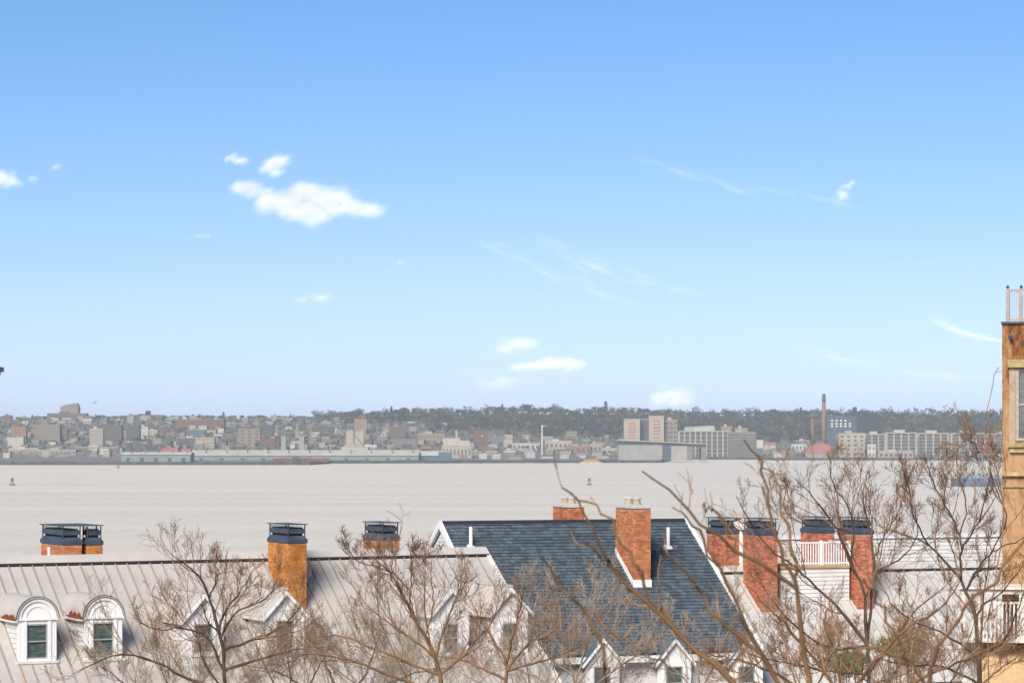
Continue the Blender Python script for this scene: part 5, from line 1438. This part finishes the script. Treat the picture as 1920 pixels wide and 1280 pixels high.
winter_tree('thin leafless shoots rising beside the ochre house window', 1842, 50,
  [[(1852, 1160), (1872, 1050), (1882, 960), (1868, 880), (1850, 830), (1848, 780), (1858, 725), (1874, 688)], [(1880, 950), (1860, 870), (1838, 830), (1815, 796), (1798, 768)], [(1882, 960), (1884, 880), (1878, 820), (1882, 770)]],
  M['twig_dark'], M['twig_dark'], 37, .018, fan=(4, 2), lens=(.13, .3), limb_r=[.016, .013, .012], dj=.3)
winter_tree('low bare thicket at the bottom edge between the left trees', 640, 76,
  [[(640, 1350), (630, 1290), (610, 1240), (600, 1190)], [(640, 1320), (680, 1270), (700, 1225), (712, 1190)], [(640, 1320), (560, 1280), (520, 1260), (470, 1255)], [(640, 1320), (720, 1290), (780, 1260), (860, 1250)]],
  M['bark_dark'], M['twig_pale'], 28, .10, fan=(9, 6, 4, 2), limb_r=[.045, .04, .04, .04])
winter_tree('low bare thicket at the bottom edge right of the blue roof', 1500, 66,
  [[(1500, 1350), (1495, 1290), (1480, 1240), (1470, 1180)], [(1500, 1320), (1540, 1270), (1560, 1225), (1600, 1190)], [(1500, 1320), (1420, 1280), (1380, 1260), (1330, 1250)], [(1500, 1320), (1600, 1290), (1700, 1260), (1760, 1230)]],
  M['bark_tan'], M['twig_tan'], 29, .10, fan=(11, 7, 4, 3), limb_r=[.045, .04, .04, .04])
winter_tree('low bare tree behind the dark trunked one, left bottom edge', 330, 82,
  [[(330, 1380), (325, 1310), (300, 1250), (280, 1200)], [(330, 1340), (370, 1290), (400, 1250), (430, 1190)], [(330, 1350), (260, 1300), (220, 1270), (190, 1250)], [(330, 1350), (420, 1300), (480, 1270), (540, 1250)]],
  M['bark_tan'], M['twig_pale'], 33, .10, fan=(11, 8, 5, 3), limb_r=[.04, .04, .04, .04])
winter_tree('pale twigged thicket at the bottom edge before the middle tree', 760, 80,
  [[(760, 1380), (750, 1310), (720, 1240), (690, 1170)], [(760, 1340), (800, 1280), (830, 1230), (850, 1170)], [(760, 1350), (690, 1300), (640, 1260), (590, 1230)], [(760, 1350), (850, 1300), (910, 1270), (960, 1230)], [(760, 1340), (770, 1270), (765, 1220), (770, 1160)]],
  M['bark_pale'], M['twig_pale'], 34, .10, fan=(11, 8, 5, 2), limb_r=[.04, .04, .04, .04, .04])
winter_tree('pale twigged thicket at the bottom edge under the ochre chimney', 540, 74,
  [[(540, 1390), (530, 1320), (500, 1255), (480, 1205)], [(540, 1350), (575, 1290), (600, 1245), (625, 1200)], [(540, 1350), (460, 1310), (410, 1285), (350, 1270)], [(540, 1350), (640, 1310), (700, 1285), (770, 1270)], [(540, 1340), (545, 1280), (540, 1230), (550, 1180)]],
  M['bark_tan'], M['twig_pale'], 39, .10, fan=(9, 6, 4, 2), limb_r=[.04, .04, .04, .04, .035])
winter_tree('pale twigged thicket at the bottom edge in the middle', 1010, 86,
  [[(1010, 1380), (1000, 1310), (985, 1240), (975, 1180)], [(1010, 1340), (1040, 1280), (1060, 1230), (1080, 1190)], [(1010, 1350), (950, 1310), (900, 1280), (860, 1260)], [(1010, 1350), (1090, 1300), (1140, 1275), (1190, 1260)]],
  M['bark_pale'], M['twig_pale'], 35, .10, fan=(10, 7, 5, 2), limb_r=[.04, .04, .04, .04])
winter_tree('brown twigged thicket under the large tree at right', 1740, 68,
  [[(1740, 1380), (1735, 1310), (1720, 1240), (1700, 1160)], [(1740, 1340), (1780, 1280), (1810, 1220), (1830, 1150)], [(1740, 1350), (1660, 1300), (1600, 1260), (1560, 1230)], [(1740, 1350), (1830, 1290), (1880, 1250), (1920, 1220)]],
  M['bark_tan'], M['twig_tan'], 36, .10, fan=(10, 7, 5, 3), limb_r=[.04, .04, .04, .04])
winter_tree('orange-tan bare tree criss-crossing before the white roof, lower right', 1590, 38,
  [[(1595, 1420), (1570, 1300), (1510, 1215), (1450, 1150), (1405, 1100)], [(1580, 1330), (1630, 1250), (1690, 1185), (1760, 1140), (1800, 1090)], [(1580, 1340), (1480, 1275), (1400, 1242), (1330, 1225)],
   [(1585, 1350), (1720, 1275), (1810, 1235), (1900, 1195)], [(1575, 1310), (1570, 1240), (1545, 1170), (1560, 1110)], [(1582, 1340), (1650, 1290), (1690, 1240), (1700, 1180)]],
  M['bark_near'], M['twig_tan'], 38, .05, fan=(7, 4, 3), lens=(.34, .45, .5), limb_r=[.026, .026, .024, .026, .018, .02], dj=.8)
# nearest branches: out of focus, close to the window
winter_tree('nearest bare tree with long thick branches reaching over the blue roof', 1500, 17,
  [[(1505, 1500), (1515, 1330), (1518, 1268), (1503, 1200), (1496, 1100), (1440, 1072), (1385, 1032), (1330, 992), (1290, 955), (1238, 902), (1204, 880)],
   [(1496, 1100), (1478, 1060), (1455, 1010), (1444, 955), (1432, 900), (1420, 860), (1400, 832)],
   [(1498, 1095), (1486, 1040), (1474, 985), (1468, 935), (1452, 890), (1422, 862)],
   [(1510, 1420), (1400, 1310), (1340, 1245), (1288, 1200), (1240, 1155), (1190, 1110), (1150, 1065), (1122, 1010), (1098, 962), (1075, 935), (1054, 917)],
   [(1262, 1175), (1215, 1105), (1192, 1055), (1160, 1008), (1130, 965), (1098, 938), (1072, 932)],
   [(1510, 1440), (1440, 1245), (1395, 1172), (1375, 1112), (1342, 1052), (1312, 1000), (1290, 970), (1264, 950)],
   [(1440, 1250), (1390, 1200), (1350, 1160), (1312, 1118), (1290, 1080), (1252, 1042), (1230, 1022)],
   [(1510, 1450), (1150, 1330), (1140, 1275), (1125, 1210), (1106, 1158), (1072, 1122), (1042, 1085), (1025, 1045)],
   [(1106, 1158), (1160, 1190), (1215, 1225), (1270, 1275)],
   [(1200, 1118), (1158, 1070), (1130, 1046), (1096, 1023)],
   [(1385, 1032), (1360, 985), (1340, 960), (1314, 943)]],
  M['bark_near'], M['twig_tan'], 31, .05, fan=(3, 2), lens=(.16, .3), limb_r=[.020, .012, .011, .019, .012, .015, .012, .016, .009, .008, .008], dj=.25, rmin=.003, zg=16.5)
winter_tree('near bare tree with one thick diagonal branch at lower right', 1735, 15,
  [[(1735, 1430), (1742, 1290), (1754, 1232), (1780, 1174), (1822, 1130), (1878, 1066), (1930, 1008), (1990, 950)],
   [(1740, 1330), (1700, 1255), (1690, 1200), (1650, 1140), (1625, 1085)],
   [(1742, 1300), (1700, 1240), (1640, 1215), (1580, 1200), (1540, 1150)]],
  M['bark_near'], M['twig_tan'], 32, .045, fan=(3, 2), lens=(.14, .3), limb_r=[.014, .007, .007], dj=.2, rmin=.003, zg=16.8)

# evergreen shrub among the twigs, bottom right
M['leaf'] = mat('evergreen_leaf', (.07, .12, .025), .6, col2=(.13, .19, .045), scale=3, island=.4)
def shrub(px, row, Y, w, h, seed, label):
    rng = np.random.default_rng(seed); c = np.array(at(px, row, Y)); zg = near_z(c[0], Y); root = empty('evergreen_shrub', (c[0], Y, zg))
    n = 480; top = c[2] - zg
    u = rng.normal(0, 1, (n, 3)); u /= np.linalg.norm(u, axis=1)[:, None]; q = u * (rng.random(n) ** .5)[:, None] * np.array([w, w, h]) * (1 + .25 * np.sin(u[:, :1] * 5 + 1))
    q[:, 2] += top
    d = rng.normal(0, 1, (n, 3)); d[:, 2] += .9; d /= np.linalg.norm(d, axis=1)[:, None]; sd = np.cross(d, rng.normal(0, 1, (n, 3))); sd /= np.linalg.norm(sd, axis=1)[:, None]
    L = rng.uniform(.22, .48, n)[:, None]; wd = .022
    V = np.stack([q - d * L * .5, q + sd * wd, q + d * L * .5, q - sd * wd], 1).reshape(-1, 3)
    link('foliage', npmesh('foliage', V, np.arange(len(V)).reshape(-1, 4), M['leaf']), root)
    b = MB()
    for k in range(7): a = k * .9; b.cyl((0, 0, -.2), (w * .5 * math.cos(a), w * .5 * math.sin(a), top + h * .3), .04, .012, n=5)
    b.build('stem', M['bark_dark'], root); tag(root, label, 'shrub')
shrub(1690, 1212, 74, .75, .42, 41, 'spiky green evergreen shrub behind the twigs at lower right')
shrub(1590, 1240, 75, .8, .35, 42, 'lower darker evergreen shrub left of the spiky one')

# ------------------------------------------------------------------ clouds: soft puffs of vapour far beyond the haze
def cloud_mat(name, alpha):
    m = bpy.data.materials.new(name); m.use_nodes = True; nt = m.node_tree; N = nt.nodes; L = nt.links; N.remove(N["Principled BSDF"])
    df = N.new("ShaderNodeBsdfDiffuse"); df.inputs[0].default_value = (.80, .80, .83, 1); tl = N.new("ShaderNodeBsdfTranslucent"); tl.inputs[0].default_value = (.80, .80, .83, 1)
    mx = N.new("ShaderNodeMixShader"); mx.inputs[0].default_value = .1; L.new(df.outputs[0], mx.inputs[1]); L.new(tl.outputs[0], mx.inputs[2])
    tr = N.new("ShaderNodeBsdfTransparent"); at_ = N.new("ShaderNodeAttribute"); at_.attribute_name = 'fade'
    uv = N.new("ShaderNodeUVMap"); vm = N.new("ShaderNodeVectorMath"); vm.operation = 'DISTANCE'; vm.inputs[1].default_value = (.5, .5, 0); L.new(uv.outputs[0], vm.inputs[0])
    mr = N.new("ShaderNodeMapRange"); mr.interpolation_type = 'SMOOTHSTEP'; mr.inputs["From Min"].default_value = .5; mr.inputs["From Max"].default_value = .05; mr.inputs["To Min"].default_value = 0; mr.inputs["To Max"].default_value = alpha
    L.new(vm.outputs["Value"], mr.inputs[0]); m2 = N.new("ShaderNodeMixShader"); L.new(mr.outputs[0], m2.inputs[0]); L.new(tr.outputs[0], m2.inputs[1]); L.new(mx.outputs[0], m2.inputs[2])
    L.new(m2.outputs[0], N["Material Output"].inputs["Surface"]); return m
CM = {a: cloud_mat(f'cloud_vapour_{int(a * 100)}', a) for a in (.34, .2, .08, .045)}
def cloud(label, lobes, alpha, n, size, seed, Y=11000.0, name='cloud', aniso=1.0, group=None, yaw=None):
    """lobes: (px, row, rx, ry) ellipses in photograph pixels, real depth like their width; puffs are small soft quads."""
    rng = np.random.default_rng(seed); s = Y / F
    cx = np.mean([l[0] for l in lobes]); cy = np.mean([l[1] for l in lobes]); C = np.array(at(cx, cy, Y))
    area = np.array([l[2] * l[3] for l in lobes]); k = rng.choice(len(lobes), n, p=area / area.sum()); lb = np.array(lobes)[k]
    n0 = rng.normal(0, 1, (n, 3)); n0 /= np.linalg.norm(n0, axis=1)[:, None]; u = n0 * (rng.random(n) ** .64)[:, None]
    u *= (1 + .22 * np.sin(u[:, 0] * 9 + k * 2.1) * np.cos(u[:, 2] * 8 + k))[:, None]      # crinkled lobes
    px_, pz_ = (lb[:, 0] + u[:, 0] * lb[:, 2] - cx) * s, -(lb[:, 1] - u[:, 2] * lb[:, 3] - cy) * s
    # a bank of vapour lying broadside to the sun: depth follows from the sun's direction, plus its own thickness
    py_ = -(px_ * SUND.x + pz_ * SUND.z) / SUND.y * .9 + u[:, 1] * lb[:, 3] * s * .18
    pos = np.stack([px_, py_, pz_], 1)
    nr = n0 * .12 + np.array(SUND) + rng.normal(0, .08, (n, 3)); nr /= np.linalg.norm(nr, axis=1)[:, None]
    A = np.cross(nr, rng.normal(0, 1, (n, 3))); A /= np.linalg.norm(A, axis=1)[:, None]; B = np.cross(nr, A)
    sz = size * s * rng.uniform(.5, 1.3, (n, 1))
    if aniso > 1:
        th = yaw[k]; A = np.stack([np.cos(th), np.zeros(n), -np.sin(th)], 1) * aniso; B = np.cross(A / aniso, nr); B /= np.linalg.norm(B, axis=1)[:, None]
    V = np.stack([pos - A * sz - B * sz, pos + A * sz - B * sz, pos + A * sz + B * sz, pos - A * sz + B * sz], 1).reshape(-1, 3)
    me = npmesh(name, V, np.arange(len(V)).reshape(-1, 4), CM[alpha]); uvl = me.uv_layers.new(name='UVMap')
    uvl.data.foreach_set('uv', np.tile(np.array([0, 0, 1, 0, 1, 1, 0, 1], dtype=np.float32), n))
    o = link(name, me, None, tuple(C)); tag(o, label, 'cloud', group); return o
cloud('largest bright white cumulus cloud at left of the sky',
      [(560, 362, 42, 26), (600, 372, 60, 26), (590, 392, 70, 28), (640, 375, 42, 24), (520, 372, 42, 22), (665, 395, 36, 16), (705, 403, 28, 9), (690, 398, 34, 13), (455, 345, 24, 9), (475, 352, 26, 16), (500, 375, 34, 18), (440, 343, 20, 8), (585, 415, 30, 12), (550, 395, 34, 18)], .08, 720, 18, 51)
cloud('small white cloud just above the largest cumulus', [(515, 305, 26, 15), (530, 302, 22, 12), (500, 315, 22, 10), (515, 325, 20, 8)], .08, 120, 13, 52)
cloud('smaller faint cloud left above the largest cumulus', [(437, 297, 18, 10), (455, 303, 14, 7)], .08, 45, 10, 53)
cloud('white cloud cut by the left edge of the picture', [(5, 335, 30, 15), (25, 345, 20, 13), (-20, 325, 26, 14)], .08, 110, 14, 54)
cloud('tiny wisp of cloud above right of the cloud at left edge', [(105, 314, 10, 7)], .045, 18, 8, 55)
cloud('tiny wisp of cloud touching the cloud at left edge', [(62, 335, 9, 7)], .045, 16, 8, 64)
cloud('small ragged cloud alone in the upper right sky', [(1590, 350, 14, 8), (1580, 366, 16, 9), (1598, 343, 8, 6)], .08, 55, 8, 56)
cloud('flat white cloud low over the middle of the ridge', [(1040, 680, 42, 11), (1070, 683, 30, 10), (1000, 685, 40, 8), (970, 688, 18, 5)], .08, 210, 11, 57)
cloud('fainter flat cloud left above the low middle one', [(965, 645, 36, 11), (950, 655, 28, 8), (985, 642, 24, 7)], .045, 100, 13, 58)
cloud('low cloud behind the ridge above the cream towers', [(1262, 738, 30, 14), (1240, 745, 30, 11), (1285, 745, 22, 10), (1262, 755, 40, 9)], .08, 95, 14, 59)
cloud('faint cloud low left of the middle cloud', [(950, 715, 50, 10), (920, 722, 30, 6)], .045, 35, 14, 60)
cloud('faint small cloud below the largest cumulus', [(600, 558, 28, 7), (560, 562, 16, 4)], .045, 45, 10, 61)
cloud('tiny faint cloud streak at left below the cumulus', [(378, 442, 22, 3)], .045, 22, 6, 62)
cloud('tiny faint cloud right below the cumulus', [(748, 492, 14, 5), (725, 506, 9, 4)], .045, 24, 6, 63)
def wisp(label, path, wpx, n, alpha, seed, size=7, aniso=4.0):
    pts = spline([(x, y, 0) for x, y in path], 24)[:, :2]; lobes = []; yaw = []
    for i in range(24):
        d = pts[min(i + 1, 23)] - pts[max(i - 1, 0)]; f = i / 23; lobes.append((pts[i][0], pts[i][1], 22, wpx * (.35 + .9 * math.sin(math.pi * min(1, f + .1)) ** 1.0))); yaw.append(math.atan2(d[1], d[0]))
    cloud(label, lobes, alpha, n, size, seed, 13000.0, 'cirrus_cloud', aniso, yaw=np.array(yaw))
wisp('long thin cirrus streak sloping down across the upper right sky', [(1200, 284), (1280, 312), (1360, 344), (1440, 362), (1530, 378), (1620, 402)], 12, 42, .045, 71)
wisp('feathery cirrus wisp in the middle of the sky, upper strand', [(1010, 440), (1080, 480), (1140, 505), (1210, 530), (1300, 555)], 20, 66, .045, 72)
wisp('feathery cirrus wisp in the middle of the sky, lower strand', [(900, 445), (1000, 495), (1080, 525), (1130, 552), (1190, 575)], 17, 44, .045, 73)
wisp('bright curved cirrus streak just left of the ochre house', [(1765, 600), (1790, 616), (1820, 628), (1850, 637), (1885, 642)], 5, 110, .08, 74, 5)
wisp('faint low cirrus band at lower right of the sky', [(1510, 645), (1570, 668), (1640, 685), (1720, 700), (1800, 708), (1870, 712)], 11, 55, .045, 75)
